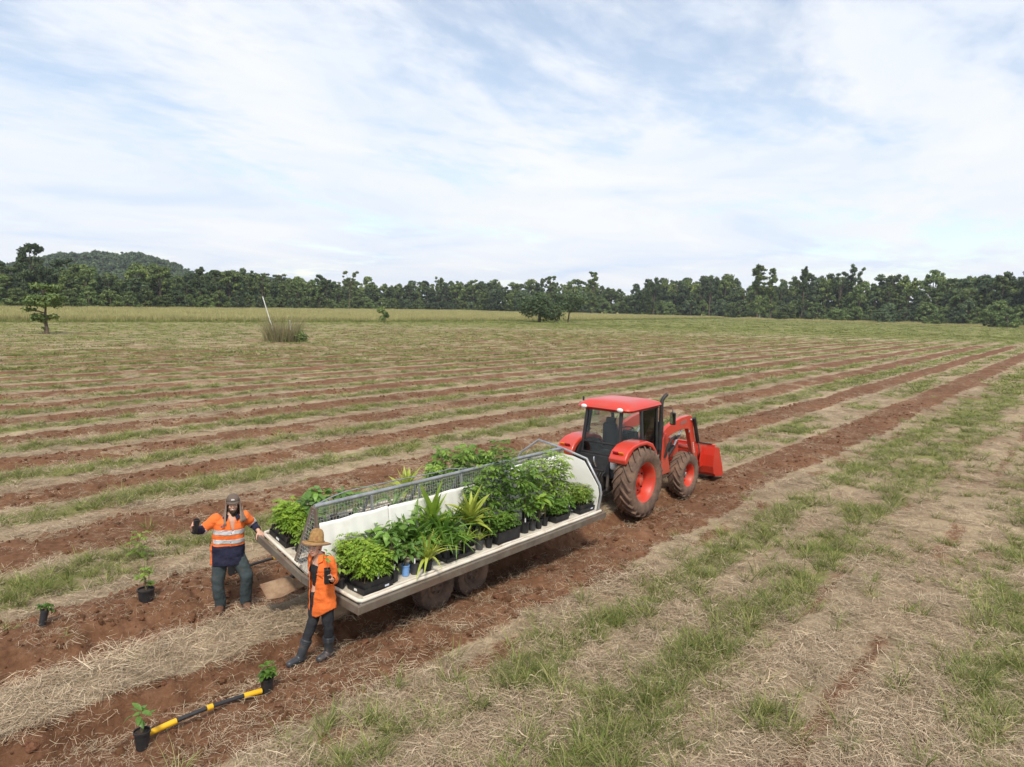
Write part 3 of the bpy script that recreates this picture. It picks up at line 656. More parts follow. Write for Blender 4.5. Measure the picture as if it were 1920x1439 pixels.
# single trees and shrubs that stand out in the field
def lone():
    rs = np.random.default_rng(9)
    # tiered small tree, left
    x, y = 29.9, 97.9
    t = thing('tiered_tree', 'small tree with flat leaf tiers standing alone in the left field', 'tree', (x, y, 0)); t.scale = (.84, .84, .80)
    tr = MB(); tr.tube([(0, 0, -.2), (.05, .02, .9), (-.05, 0, 2.6), (.1, .1, 4.4), (-.2, 0, 6.6)], [.42, .26, .17, .13, .05], 8)
    lb = []
    for zc, rr, nn, cx in ((6.9, 2.0, 7, -.3), (5.6, 2.5, 10, .2), (4.7, 2.7, 9, -.7), (3.6, 1.5, 3, -1.6), (2.6, 1.9, 9, .4), (1.9, .8, 4, -.2), (.9, .5, 4, 0)):
        for k in range(nn):
            a = rs.uniform(0, 6.28); q = rr*rs.uniform(.2, .95); r = rr*rs.uniform(.24, .42)
            c = (cx*math.sin(yaw)+q*math.cos(a), -cx*math.cos(yaw)+q*math.sin(a), zc+rs.uniform(-.25, .3)); lb.append((c, (r, r, r*.6)))
            if k % 2 == 0 and zc > 1: tr.tube([(0, 0, zc-.5), (c[0]*.5, c[1]*.5, zc-.15), c], [.08, .05, .02], 5)
    tr.build('trunk', M_BARK, t, 60); link('crown', crown_mesh('crown', rs, lb, 5200, .34, .3), t, [M_LEAFY])
    # big dark spreading tree and its paler neighbour by the tall grass
    for px, py, nm, lab, w, h, n, lf, base in ((1012, 604, 'spreading_tree', 'big dark low-spreading tree beside the tall grass band', 15, 9.6, 26, M_LEAFD, 1.0),
                                     (1066, 606, 'spreading_tree', 'greyish leaning tree touching the big dark tree on its right', 13, 9.8, 15, M_LEAFB, 3.6)):
        x, y = pt(px, 216 if px < 1050 else 221)
        t = thing(nm, lab, 'tree', (x, y, 0)); lb = env_lobes(rs, n, w, base+1, h*.86, 'bush' if base < 2 else 'flat', .36, .7)
        link('crown', crown_mesh('crown', rs, lb, 5200 if base < 2 else 2600, .6), t, [lf])
        link('trunk', trunk_mesh('trunk', rs, h*.7, .5 if base < 2 else .25, lb[:8], .1), t, [M_BARK])
    x, y = 109.7, 130.7
    t = thing('small_shrub', 'small lone upright shrub in front of the tall grass band', 'shrub', (x, y, 0))
    lb = env_lobes(rs, 11, 3.0, .9, 3.6, 'flat', .42, .9); link('crown', crown_mesh('crown', rs, lb, 2200, .34), t, [M_LEAFY]); link('trunk', trunk_mesh('trunk', rs, 2.8, .09, lb[:6]), t, [M_BARK])
    # clump of dry reeds with two white poles
    x, y = 44.9, 71.0
    t = thing('reed_clump', 'clump of tall dry reeds standing alone in the field', 'reeds', (x, y, 0))
    me = blades_mesh('dry_stems', rs, 1000, 1.9, 1.3, 3.5, .02, .05, False, 3, .3, .2); link('dry_stems', me, t, [M_DRY])
    V, F, T = leaf_cards(rs, [((.64*1.9, -.77*1.9, .7), (.8, .8, .8)), ((.64*2.3, -.77*2.3, .5), (.6, .6, .6)), ((-.5, .6, .5), (.9, .9, .6)), ((0, 0, .5), (1.4, 1.4, .6))], 900, .26)
    me = np_mesh('green_leaves', V, F); set_attr(me, 'tone', T); link('green_leaves', me, t, [M_LEAFY])
    wp = mat('white pole paint', (.78, .78, .76), (.6, .58, .54), 3, .6)
    def pole(p0, p1, r, lab):
        x0, y0 = p0; q = MB(); q.tube([(0, 0, -.2), (p1[0], p1[1], p1[2])], r, 8); q.lathe([(r*1.25, 0), (r*1.25, .05), (r*.3, .06)], 8, T=Matrix.Translation((p1[0], p1[1], p1[2]-.01)))
        o = q.build('white_pole', wp, None, 60); o.location = (x0, y0, 0); tag(o, lab, 'pole', 'white poles by the dry reeds')
    s, c = math.sin(yaw), -math.cos(yaw)
    pole((x-.6*s, y-.6*c), (-1.55*s, -1.55*c, 5.0), .05, 'tall leaning white pole beside the dry reed clump')
    pole((x+1.0*s, y+1.0*c), (-.15*s, -.15*c, 2.45), .038, 'short white pole at the right of the dry reed clump')
lone()
# the hills behind: terrain plus the forest that covers them
def hills():
    rs = np.random.default_rng(3); D0 = 1150.
    def hz(A, D):
        prof = np.interp(A, [52, 56, 58.5, 60.5, 62, 63.3, 65, 66.5, 68, 70, 72, 73.8, 76, 82], [0, 20, 30, 36, 31, 30, 44, 54, 58, 57, 53, 44, 24, 0])
        u = (D-D0)/260.; return prof*np.exp(-u*u)*(.94+.12*fbm(A*.8, D*.01, 5, 3))
    A = np.linspace(50, 94, 120); D = np.linspace(650, 1700, 50); AA, DD = np.meshgrid(A, D, indexing='ij'); Z = hz(AA, DD)-1.0
    V = np.stack([DD*np.cos(np.radians(AA)), DD*np.sin(np.radians(AA)), Z], -1).reshape(-1, 3)
    i = np.arange(119)[:, None]; j = np.arange(49)[None, :]; Q = np.stack([i*50+j, i*50+j+1, (i+1)*50+j+1, (i+1)*50+j], -1).reshape(-1, 4)
    me = np_mesh('hills', V, Q); me.polygons.foreach_set('use_smooth', np.ones(len(Q), bool))
    o = link('hills', me, None, [mat('forest floor', (.03, .045, .018), (.05, .06, .025), .02, .9)]); tag(o, 'wooded hills behind the left forest', 'hill', kind='structure')
    n = 2600; a = rs.uniform(54, 84, n); d = rs.uniform(860, 1230, n); z = hz(a, d)
    k = z > 8; a, d, z = a[k], d[k], z[k]; n = len(a)
    var = []
    for q in range(3):
        lb = env_lobes(rs, 11, 13, 2, 11, 'round', .38, .7); me = crown_mesh('hillcrown', rs, lb, 700, 1.7)
        var.append(loose('hill_crown_%d' % q, me, M_LEAFB))
    s = rs.uniform(.7, 1.25, n); rot = np.stack([np.zeros(n), np.zeros(n), rs.uniform(0, 6.28, n)], 1)
    gn_scatter('hill_forest', np.stack([d*np.cos(np.radians(a)), d*np.sin(np.radians(a)), z-4], 1), rot, np.stack([s, s, s], 1), rs.integers(0, 3, n), var, 'dense forest covering the distant hills', 'forest')
hills()
# ---------------------------------------------------------------- trailer: V-shaped plant beds either side of a mesh A-frame
M_GALV = mat('galvanised steel', (.42, .43, .44), (.27, .28, .29), 7, .45, .55, bump=.1, bscale=40, dirt=(.20, .15, .11), dscale=5, dlo=.55, dhi=.8)
M_WIRE = mat('galvanised wire', (.45, .45, .45), (.33, .33, .32), 9, .5, .35)
M_RAIL = mat('weathered grey rail', (.185, .155, .12), (.12, .097, .075), 5, .7, .05, bump=.35, bscale=25, dirt=(.17, .105, .07), dscale=2.5, dlo=.5, dhi=.75)
M_DECK = mat('off-white deck board', (.66, .61, .52), (.54, .48, .39), 3.5, .75, dirt=(.33, .22, .15), dscale=5, dlo=.56, dhi=.8)
M_PVC = mat('cream pvc pipe', (.72, .66, .56), (.60, .53, .43), 5, .55, dirt=(.35, .25, .17), dscale=6, dlo=.58, dhi=.8)
M_SHEET = mat('white plastic sheet', (.86, .85, .81), (.80, .78, .73), 2.5, .5, dirt=(.60, .53, .44), dscale=2, dlo=.58, dhi=.9)
M_RUST = mat('rusty plate', (.36, .25, .155), (.24, .145, .085), 5, .85, bump=.25, bscale=30, dirt=(.17, .085, .05), dscale=4, dlo=.45, dhi=.7)
M_MUDTYRE = mat('mud caked tyre', (.17, .108, .076), (.10, .066, .05), 7, .95, bump=.7, bscale=26, dirt=(.24, .15, .10), dscale=4, dlo=.45, dhi=.7)
M_DARKSTEEL = mat('dirty dark steel', (.05, .047, .045), (.09, .07, .055), 8, .7, .2, bump=.2, dirt=(.16, .10, .065), dscale=5, dlo=.55, dhi=.75)
TX, TY = 8.45, 8.28
XR, XF = -2.90, 2.90                      # rear and front of the bed, trailer coordinates
T4, T16, T10 = R(4), R(16), R(10)
def bed(x, y, dz=0.):
    """point on the bed: y<0 right wing (almost level), y>0 left wing (tipped up); dz above the deck"""
    t = T4 if y < 0 else T16
    return Vector((x, y*math.cos(t)-dz*math.sin(t), .80+y*math.sin(t)+dz*math.cos(t)))
def fr(x, y, z):
    """point in the rolled frame of the A-frame: y across, z above the deck centre"""
    return Vector((x, y*math.cos(T10)-z*math.sin(T10), .80+y*math.sin(T10)+z*math.cos(T10)))
def build_trailer():
    t = thing('plant_trailer', 'low flatbed plant trailer with white sheet and wire mesh down its middle', 'trailer', (TX, TY, 0))
    W = 1.22
    for sgn, nm in ((-1, 'deck'), (1, 'deck')):
        mb = MB(); n = 1
        for k in range(n):
            x0 = XR+.05 + (XF-XR-.1)*k/n; x1 = XR+.05 + (XF-XR-.1)*(k+1)/n - .006
            vs = [bed(x0, sgn*.02, -.03), bed(x1, sgn*.02, -.03), bed(x1, sgn*(W-.05), -.03), bed(x0, sgn*(W-.05), -.03),
                  bed(x0, sgn*.02, 0), bed(x1, sgn*.02, 0), bed(x1, sgn*(W-.05), 0), bed(x0, sgn*(W-.05), 0)]
            mb.add(vs, [(3, 2, 1, 0), (4, 5, 6, 7), (0, 1, 5, 4), (1, 2, 6, 5), (2, 3, 7, 6), (3, 0, 4, 7)])
        mb.build(nm, M_DECK, t)
        # rails round the wing
        def rail(a, b, nm='rail', h=.115, w=.05):
            up = bed(0, sgn*.5, 1)-bed(0, sgn*.5, 0)
            q = MB(); q.bar(bed(*a), bed(*b), w, h, 0, tuple(up)); q.build(nm, M_RAIL, t, bevel=.006)
        rail((XR, sgn*W, -.05), (XF, sgn*W, -.05), 'side_rail')
        rail((XR-.026, sgn*.0, -.052), (XR-.026, sgn*(W+.026), -.052), 'rear_rail')
        rail((XF+.026, sgn*.0, -.052), (XF+.026, sgn*(W+.026), -.052), 'front_rail')
        for k in range(6):
            rail((XR+.5+k*.96, sgn*.02, -.075), (XR+.5+k*.96, sgn*(W-.03), -.075), 'cross_member', .06, .05)
        # pvc lip pipes
        q = MB(); q.tube([bed(XR+.03, sgn*.18, .03), bed(XR+.03, sgn*(W-.09), .03), bed(XR+.06, sgn*(W-.055), .03), bed(XR+.1, sgn*(W-.05), .03)] + [bed(x, sgn*(W-.05)+.004*math.sin(x*9), .03+.003*math.sin(x*5)) for x in np.linspace(XR+.2, XF-.05, 30)], .027, 8)
        q.build('lip_pipe', M_PVC, t, 60)
        q = MB(); q.tube([bed(x, sgn*(W-.125)+.012*math.sin(x*3.1+1)+.006*math.sin(x*11), .022) for x in np.linspace(XR+.12, XF-.35, 34)], .02, 8)
        q.build('lip_pipe', M_PVC, t, 60)
    # chassis
    for y in (-.45, .45):
        c = MB(); c.bar(fr(XR+.1, y, -.16), fr(XF-.1, y, -.16), .08, .13); c.build('chassis_beam', M_DARKSTEEL, t)
    c = MB(); c.bar(fr(XF-.4, -.42, -.18), (4.35, .35, .52), .09, .1); c.bar(fr(XF-.4, .42, -.18), (4.35, .42, .52), .09, .1); c.tube([(4.25, .385, .5), (4.62, .43, .5)], .04, 8); c.tube([(4.0, .38, .5), (3.98, .38, .02)], .03, 8)
    c.build('drawbar', M_DARKSTEEL, t)
    # tandem wheels; right ones sit deep in the rut
    def wheel(x, y, z, s):
        w = MB(); T = Matrix.Translation((x, y, z)) @ Matrix.Rotation(R(90)*s, 4, 'X') @ Matrix.Rotation(0, 4, 'Z')
        w.lathe([(.05, .075), (.10, .09), (.12, .06), (.18, .05), (.205, .10), (.215, .105), (.215, -.10), (.1, -.1)], 20, 0, T)
        for k in range(5):
            a = k*1.2566; w.add([(.085*math.cos(a)+p[0]*.014, .085*math.sin(a)+p[1]*.014, .095+p[2]*.02) for p in ((-1, -1, 0), (1, -1, 0), (1, 1, 0), (-1, 1, 0), (-1, -1, 1), (1, -1, 1), (1, 1, 1), (-1, 1, 1))],
                  [(4, 5, 6, 7), (0, 1, 5, 4), (1, 2, 6, 5), (2, 3, 7, 6), (3, 0, 4, 7)], 0, T)
        o = w.build('wheel', M_MUDTYRE, t, 40)
        ty = MB(); ty.lathe([(.212, .095), (.235, .118), (.31, .128), (.352, .105), (.365, .06), (.368, 0), (.365, -.06), (.352, -.105), (.31, -.128), (.235, -.118), (.212, -.095)], 30, 0, T, False, False)
        for k in range(26):
            for s2 in (-1, 1):
                a = 2*math.pi*(k+.25*s2)/26; da = .07
                vs = []
                for (aa, yy, rr) in ((a-da, s2*.012, .362), (a+da, s2*.012, .362), (a+da, s2*.108, .350), (a-da, s2*.108, .350), (a-da, s2*.012, .378), (a+da, s2*.012, .378), (a+da, s2*.105, .366), (a-da, s2*.105, .366)):
                    vs.append((rr*math.cos(aa), rr*math.sin(aa), yy))
                ty.add(vs, [(4, 5, 6, 7), (0, 1, 5, 4), (1, 2, 6, 5), (2, 3, 7, 6), (3, 0, 4, 7)], 0, T)
        ty.build('tyre', M_MUDTYRE, o, 40)
    for x in (-.95, -.13):
        wheel(x, -.54, .22, 1); wheel(x, .75, .38, -1)
        q = MB(); q.tube([(x, -.5, .22), (x, .73, .38)], .035, 8); q.build('axle', M_DARKSTEEL, t)
        q = MB(); q.prism([(x-.36, .50), (x, .40), (x+.36, .50), (x+.36, .54), (x, .45), (x-.36, .54)], -.48, -.41); q.build('leaf_spring', M_DARKSTEEL, t)
        q = MB(); q.prism([(x-.36, .62), (x, .5), (x+.36, .62), (x+.36, .66), (x, .55), (x-.36, .66)], .5, .57); q.build('leaf_spring', M_DARKSTEEL, t)
    # A-frame: legs, rails, mesh and sheets. apex height above deck
    AH, HB = 1.03, .31
    q = MB(); q.tube([fr(XR+.03, 0, AH), fr(XF, 0, AH)], .031, 10); q.build('top_rail', M_GALV, t, 60)
    q = MB(); q.tube([fr(XR+.05, .03, AH+.0), fr(XR+.35, .06, AH+.055)] + [fr(x, .07+.01*math.sin(x*4), AH+.075+.012*math.sin(x*2.3)) for x in np.linspace(XR+.6, -.2, 12)] + [fr(.2, .05, AH+.02)], .009, 6); q.build('loose_wire', M_GALV, t, 60)
    for s in (-1, 1):
        for k, x in enumerate((XR+.03, -1.9, -.95, .0, .95, 1.9, XF)):
            q = MB(); q.bar(fr(x, s*HB, .0), fr(x, s*.022, AH-.02), .045 if k else .075, .028, 0, (1, 0, 0)); q.build('post', M_GALV if k else M_RAIL, t, bevel=.004)
        q = MB(); q.bar(fr(XR+.04, s*HB, .06), fr(XF, s*HB, .06), .03, .03); q.build('bottom_rail', M_GALV, t)
        # wire mesh: 50 mm grid, real wires, joined because single wires cannot be told apart
        q = MB()
        def mp(x, u): return fr(x, s*(HB*(1-u)+.02*u), AH*u*.985+.02)
        for x in np.arange(XR+.1, XF, .052): q.tube([mp(x, .06), mp(x, 1)], .0026, 3, cap=False)
        for u in np.arange(.08, 1, .049): q.tube([mp(XR+.06, u), mp(XF, u)], .0026, 3, cap=False)
        o = q.build('wire_mesh', M_WIRE, t); o['kind'] = 'stuff'
    q = MB()
    for u in np.arange(.06, .97, .052): q.tube([fr(XR+.015, -HB*(1-u), AH*u), fr(XR+.015, HB*(1-u), AH*u)], .0028, 3, cap=False)
    for y in np.arange(-.27, .28, .052): q.tube([fr(XR+.012, y, .02), fr(XR+.012, y, AH*(1-abs(y)/HB))], .0028, 3, cap=False)
    o = q.build('wire_mesh', M_WIRE, t); o['kind'] = 'stuff'
    # white sheets hung on the right face (two lengths, with a tied seam) and one on the left
    rs = np.random.default_rng(4)
    def sheet(x0, x1, s, ulo, uhi, nm='plastic_sheet', seed=0, sag=.014):
        nx, nu = max(12, int((x1-x0)/.035)), 16; V = []
        for i in range(nx+1):
            x = x0+(x1-x0)*i/nx
            for j in range(nu+1):
                u = ulo+(uhi-sag*math.sin(math.pi*((i/nx*2) % 1))-ulo)*j/nu
                p = .014*math.sin(x*11+seed+2.2*math.sin(x*2.3)+u*2.5)*abs(math.sin(x*1.7+seed))+.008*math.sin(x*31+2*u+3*math.sin(x*2))+.020*math.sin(2.2*x+seed+3*u)*(1-u)
                V.append(fr(x+.01*math.sin(u*5+x), s*((HB+.022)*(1-u)+.035*u+abs(0)+.012+p*(.4+.6*(1-j/nu))), AH*u*.985+.012))
        F = [(i*(nu+1)+j, i*(nu+1)+j+1, (i+1)*(nu+1)+j+1, (i+1)*(nu+1)+j) for i in range(nx) for j in range(nu)]
        q = MB(); q.add(V, F); o = q.build(nm, M_SHEET, t, 70); m = o.modifiers.new('thick', 'SOLIDIFY'); m.thickness = .004; return o
    sheet(XR+.05, -1.62, -1, .02, .80, seed=0); sheet(-1.63, 1.05, -1, .02, .79, seed=2.3); sheet(1.06, XF-.03, -1, .02, .93, seed=4)
    sheet(.9, XF-.05, 1, .02, .92, seed=1)
    mt = mat('black cord', (.02, .02, .02), rough=.8)
    for x in (-1.62, .1, 1.05):
        tie = MB(); tie.sphere(fr(x, -.11, .80*AH), .016, 8, 6); tie.build('sheet_tie', mt, t, 60)
    # front end boards and their pipe hoops
    def hoop(s):
        pts = [(0, AH), (s*.60, AH-.02), (s*1.0, .60), (s*1.06, .46), (s*1.07, .03)]
        q = MB(); q.tube([fr(XF+.02, y, z) for y, z in pts], .024, 8); q.build('end_hoop', M_GALV, t, 60)
        if s > 0: return
        pl = [(s*.02, .03), (s*1.045, .03), (s*1.035, .44), (s*.98, .58), (s*.58, AH-.075), (s*.3, AH-.06), (s*.02, AH-.10)]
        q = MB(); k = len(pl); V = [fr(XF-.02, y, z) for y, z in pl]+[fr(XF-.005, y, z) for y, z in pl]
        q.add(V, [tuple(range(k)), tuple(range(2*k-1, k-1, -1))]+[(i, (i+1) % k, k+(i+1) % k, k+i) for i in range(k)]); q.build('end_board', M_SHEET, t)
    hoop(-1); hoop(1)
    # folded steel ripper shields hung below the tail
    def shield(y, x, z):
        q = MB(); V = [(x-.26, y+.20, z+.05), (x-.28, y-.04, z-.10), (x-.16, y-.20, z-.06), (x+.22, y+.18, z+.06), (x+.10, y-.02, z+.13), (x+.22, y-.24, z+.02)]
        q.add(V, [(0, 1, 4, 3), (1, 2, 5, 4)]); o = q.build('ripper_shield', M_RUST, t); m = o.modifiers.new('thick', 'SOLIDIFY'); m.thickness = .012
        q = MB(); q.bar((x+.12, y, z+.10), (x+.7, y, .66), .06, .05); q.build('shield_arm', M_DARKSTEEL, t)
    shield(.72, XR+.10, .40); shield(-.20, XR+.25, .26)
    return t
build_trailer()
# ---------------------------------------------------------------- tractor with front loader
M_RED = mat('tractor red paint', (.60, .048, .026), (.54, .042, .024), 3, .38, spec=.5, coat=.3, dirt=(.40, .18, .11), dscale=3, dlo=.45, dhi=.95, dz=(.6, 1.5, .42))
M_REDR = mat('rim red paint, dusty', (.60, .045, .02), (.52, .05, .025), 5, .45, spec=.5, dirt=(.36, .17, .11), dscale=4, dlo=.48, dhi=.8)
M_REDB = mat('bucket red paint, scraped', (.60, .035, .015), (.52, .035, .018), 3, .4, spec=.5, coat=.2, dirt=(.36, .20, .14), dscale=2.5, dlo=.58, dhi=.8)
M_BLK = mat('black plastic', (.018, .018, .02), (.035, .033, .033), 6, .5, bump=.05)
M_BLKM = mat('greasy black metal', (.02, .02, .022), (.05, .043, .038), 9, .5, .3, dirt=(.12, .08, .055), dscale=6, dlo=.55, dhi=.8)
M_CHROME = mat('cylinder rod', (.6, .6, .6), rough=.2, metal=.9)
M_LAMPW = mat('white lamp lens', (.75, .75, .72), rough=.15, spec=.6)
M_LAMPO = mat('orange lens', (.75, .22, .02), rough=.2)
M_LAMPR = mat('red lens', (.35, .01, .015), rough=.2)
M_WHITE = mat('white plastic', (.78, .77, .74), (.66, .64, .6), 6, .5)
M_SEAT = mat('dark seat fabric', (.022, .022, .024), (.035, .035, .036), 20, .85)
M_GREYB = mat('grey lettering', (.30, .12, .10), rough=.6)
def glass(name):
    m = bpy.data.materials.new(name); m.use_nodes = True; n = m.node_tree.nodes; l = m.node_tree.links; n.clear()
    o = n.new('ShaderNodeOutputMaterial'); tr = n.new('ShaderNodeBsdfTransparent'); tr.inputs[0].default_value = (.90, .94, .915, 1)
    gl = n.new('ShaderNodeBsdfGlossy'); gl.inputs['Roughness'].default_value = .03; fr_ = n.new('ShaderNodeFresnel'); fr_.inputs[0].default_value = 1.22
    tc = n.new('ShaderNodeTexCoord'); t = n.new('ShaderNodeTexNoise'); t.inputs['Scale'].default_value = 3; l.new(tc.outputs['Object'], t.inputs['Vector'])
    a = n.new('ShaderNodeMath'); a.operation = 'MULTIPLY_ADD'; a.inputs[1].default_value = .03; l.new(t.outputs['Fac'], a.inputs[0]); l.new(fr_.outputs[0], a.inputs[2])
    mx = n.new('ShaderNodeMixShader'); l.new(a.outputs[0], mx.inputs[0]); l.new(tr.outputs[0], mx.inputs[1]); l.new(gl.outputs[0], mx.inputs[2]); l.new(mx.outputs[0], o.inputs[0]); return m
M_GLASS = glass('cab glass')
def build_tractor():
    t = thing('tractor', 'red cab tractor with front loader towing the plant trailer', 'tractor', (14.12, 8.78, -.07))
    def tyre_wheel(nm, x, s, z, Rt, w, rim, yc, nl, lug):
        T = Matrix.Translation((x, s*yc, z)) @ Matrix.Rotation(R(90)*(-s), 4, 'X')     # +z of the lathe points outwards
        h = w/2; q = MB()
        q.lathe([(.05, h*.15), (rim*.26, h*.15), (rim*.30, h*.02), (rim*.62, -h*.12), (rim*.80, -h*.30), (rim*.86, h*.55), (rim*.97, h*.80), (rim*1.03, h*.84), (rim*1.03, -h*.84), (rim*.9, -h*.8), (rim*.8, -h*.35), (.05, -h*.3)], 36, 0, T)
        for k in range(8):
            a = k*math.pi/4; q.lathe([(.022, 0), (.022, .03), (.01, .036)], 6, 1, T @ Matrix.Translation((rim*.46*math.cos(a), rim*.46*math.sin(a), -h*.05)))
        q.lathe([(rim*.2, h*.15), (rim*.2, h*.38), (rim*.14, h*.42)], 16, 1 if Rt < .7 else 0, T, False)
        o = q.build(nm, [M_REDR, M_BLKM if Rt > .7 else M_CHROME], t, 35)
        ty = MB()
        Rc = Rt-lug
        ty.lathe([(rim*1.0, h*.80), (rim*1.06, h*.93), (rim+(Rc-rim)*.45, h*1.03), (rim+(Rc-rim)*.78, h*1.02), (Rc*.97, h*.90), (Rc*.995, h*.6), (Rc, 0), (Rc*.995, -h*.6), (Rc*.97, -h*.90), (rim+(Rc-rim)*.78, -h*1.02), (rim+(Rc-rim)*.45, -h*1.03), (rim*1.06, -h*.93), (rim, -h*.80)], 48, 0, T, False, False)
        for k in range(nl):
            for s2 in (-1, 1):
                a0 = 2*math.pi*(k+(.5 if s2 > 0 else 0))/nl; prev = None; vs = []
                st = [(0., -.02, 1.0), (.35, .35, 1.0), (.75, .78, .995), (.95, 1.0, .97), (1.06, 1.03, .88)]
                wd = .115*math.sqrt(.8/Rt)*.62
                for (ya, sh, rm) in st:
                    a = a0 - s*sh*(w*.62/Rt) if True else 0
                    yy = s2*h*ya*.97; base = Rc*rm*.965; top = (Rc+lug)*rm if rm > .9 else Rc*rm+.006
                    for rr, f in ((base, 1.25), (top, .8)):
                        for sg in (-1, 1):
                            aa = a+sg*wd*f*.5; vs.append((rr*math.cos(aa), rr*math.sin(aa), yy))
                fs = []
                for i in range(len(st)-1):
                    b0, b1 = i*4, i*4+4
                    fs += [(b0+2, b0+3, b1+3, b1+2), (b0, b0+2, b1+2, b1), (b0+3, b0+1, b1+1, b1+3)]
                fs += [(0, 1, 3, 2), (16, 18, 19, 17)]
                ty.add(vs, fs, 0, T)
        ty.build('tyre', M_MUDTYRE, o, 45); return o
    for s in (-1, 1):
        tyre_wheel('rear_wheel', 0, s, .76, .81, .47, .46, .87, 21, .045)
        tyre_wheel('front_wheel', 2.36, s, .52, .575, .36, .30, .84, 18, .036)
    # chassis, gearbox, axles
    q = MB(); q.box((.15, 0, .78), (1.0, .62, .55)); q.box((1.6, 0, .72), (2.0, .46, .42)); q.tube([(0, -.66, .76), (0, .66, .76)], .13, 12); q.build('gearbox', M_BLKM, t, bevel=.03)
    q = MB(); q.tube([(2.36, -.7, .52), (2.36, .7, .52)], .09, 10); q.box((2.36, 0, .6), (.3, .4, .3)); q.build('front_axle', M_BLKM, t, bevel=.02)
    # rear fenders with light clusters
    for s in (-1, 1):
        out = [(-.70, 1.24), (-.73, 1.35), (-.60, 1.52), (-.40, 1.62), (-.1, 1.665), (.25, 1.66), (.52, 1.57), (.70, 1.38), (.80, 1.20)]
        inn = [(.74, 1.18), (.64, 1.33), (.48, 1.47), (.22, 1.57), (-.1, 1.58), (-.36, 1.53), (-.52, 1.40), (-.62, 1.26)]
        q = MB(); q.prism(out+inn, s*.50, s*.94); o = q.build('fender', M_RED, t, 35, .025, 2)
        q = MB(); Tm = Matrix.Rotation(R(-38), 3, 'Y')
        q.box((-.668, s*.655, 1.475), (.03, .15, .10), 0, Tm); q.box((-.668, s*.795, 1.475), (.03, .13, .10), 1, Tm)
        lt = q.build('tail_light', [M_LAMPR, M_LAMPO], o, bevel=.012)
        if s > 0: pass
        q = MB(); q.prism([(-.45, .95), (-.5, 1.3), (-.3, 1.58), (.5, 1.5), (.8, 1.05), (.5, .95)], s*.50, s*.53); q.build('fender_liner', M_BLK, t)
    # cab: floor tub, posts, glass
    q = MB(); q.prism([(-.38, .92), (-.30, 1.30), (.2, 1.28), (1.28, 1.18), (1.32, .80), (.6, .72), (-.2, .80)], -.52, .52); q.build('cab_floor', M_BLK, t, bevel=.02)
    RL = {-1: 0, 1: 0}
    pts = {}
    for s in (-1, 1):
        pts['rb', s] = Vector((-.30, s*.50, 1.28)); pts['rt', s] = Vector((-.16, s*.46, 2.34))
        pts['bb', s] = Vector((.30, s*.76, 1.62)); pts['bt', s] = Vector((.34, s*.68, 2.34))
        pts['ab', s] = Vector((1.30, s*.60, 1.16)); pts['at', s] = Vector((1.18, s*.62, 2.34)); pts['bl', s] = Vector((.50, s*.74, 1.0))
        for nm, a, b, w in (('rear_post', 'rb', 'rt', .075), ('middle_post', 'bb', 'bt', .075), ('front_post', 'ab', 'at', .07)):
            q = MB(); q.bar(pts[a, s], pts[b, s], w, w, 0, (0, 1, 0)); q.build(nm, M_BLK, t, bevel=.015)
        for a, b, w in (('rb', 'bb', .06), ('bl', 'ab', .06), ('bb', 'bl', .05), ('rt', 'bt', .055), ('bt', 'at', .055)):
            q = MB(); q.bar(pts[a, s], pts[b, s], w, w); q.build('cab_sill', M_BLK, t)
        def pane(nm, vs):
            c = sum((Vector(v) for v in vs), Vector())/len(vs); n = (Vector(vs[1])-Vector(vs[0])).cross(Vector(vs[2])-Vector(vs[0])).normalized()*.003
            k = len(vs); vv = [Vector(v)*.985+c*.015 for v in vs]; q = MB()
            q.add([v-n for v in vv]+[v+n for v in vv], [tuple(range(k)), tuple(range(2*k-1, k-1, -1))]+[(i, (i+1) % k, k+(i+1) % k, k+i) for i in range(k)]); return q.build(nm, M_GLASS, t)
        pane('quarter_window', [pts['rb', s]+Vector((0, s*.02, .04)), pts['bb', s], pts['bt', s], pts['rt', s]])
        pane('door_window', [pts['bb', s], pts['bl', s], pts['ab', s], pts['at', s], pts['bt', s]])
        q = MB(); q.tube([(.42, s*.76, 1.75), (.40, s*.80, 1.55), (.5, s*.80, 1.35)], .014, 6); q.build('door_handle', M_BLK, t)
    pane('rear_window', [pts['rb', -1]+Vector((0, 0, .05)), pts['rt', -1], pts['rt', 1], pts['rb', 1]+Vector((0, 0, .05))])
    pane('windscreen', [pts['ab', -1], pts['ab', 1], pts['at', 1], pts['at', -1]])
    q = MB(); q.bar((-.31, -.5, 1.30), (-.31, .5, 1.30), .06, .07); q.build('cab_crossbar', M_BLK, t, bevel=.01)
    q = MB(); q.bar((-.27, -.5, 1.56), (-.27, .5, 1.56), .035, .05); q.build('window_bar', M_BLK, t, bevel=.01)
    q = MB(); q.bar((-.16, -.46, 2.33), (-.16, .46, 2.33), .05, .06); q.build('cab_crossbar', M_BLK, t, bevel=.01)
    q = MB(); q.bar((1.18, -.62, 2.33), (1.18, .62, 2.33), .05, .06); q.build('cab_crossbar', M_BLK, t, bevel=.01)
    q = MB(); q.prism([(-.44, .82), (-.36, 1.28), (-.30, 1.28), (-.34, .78)], -.56, .56); q.build('rear_panel', M_BLK, t, bevel=.015)
    # roof: rounded cap with drooping rear corners
    q = MB(); rings = []
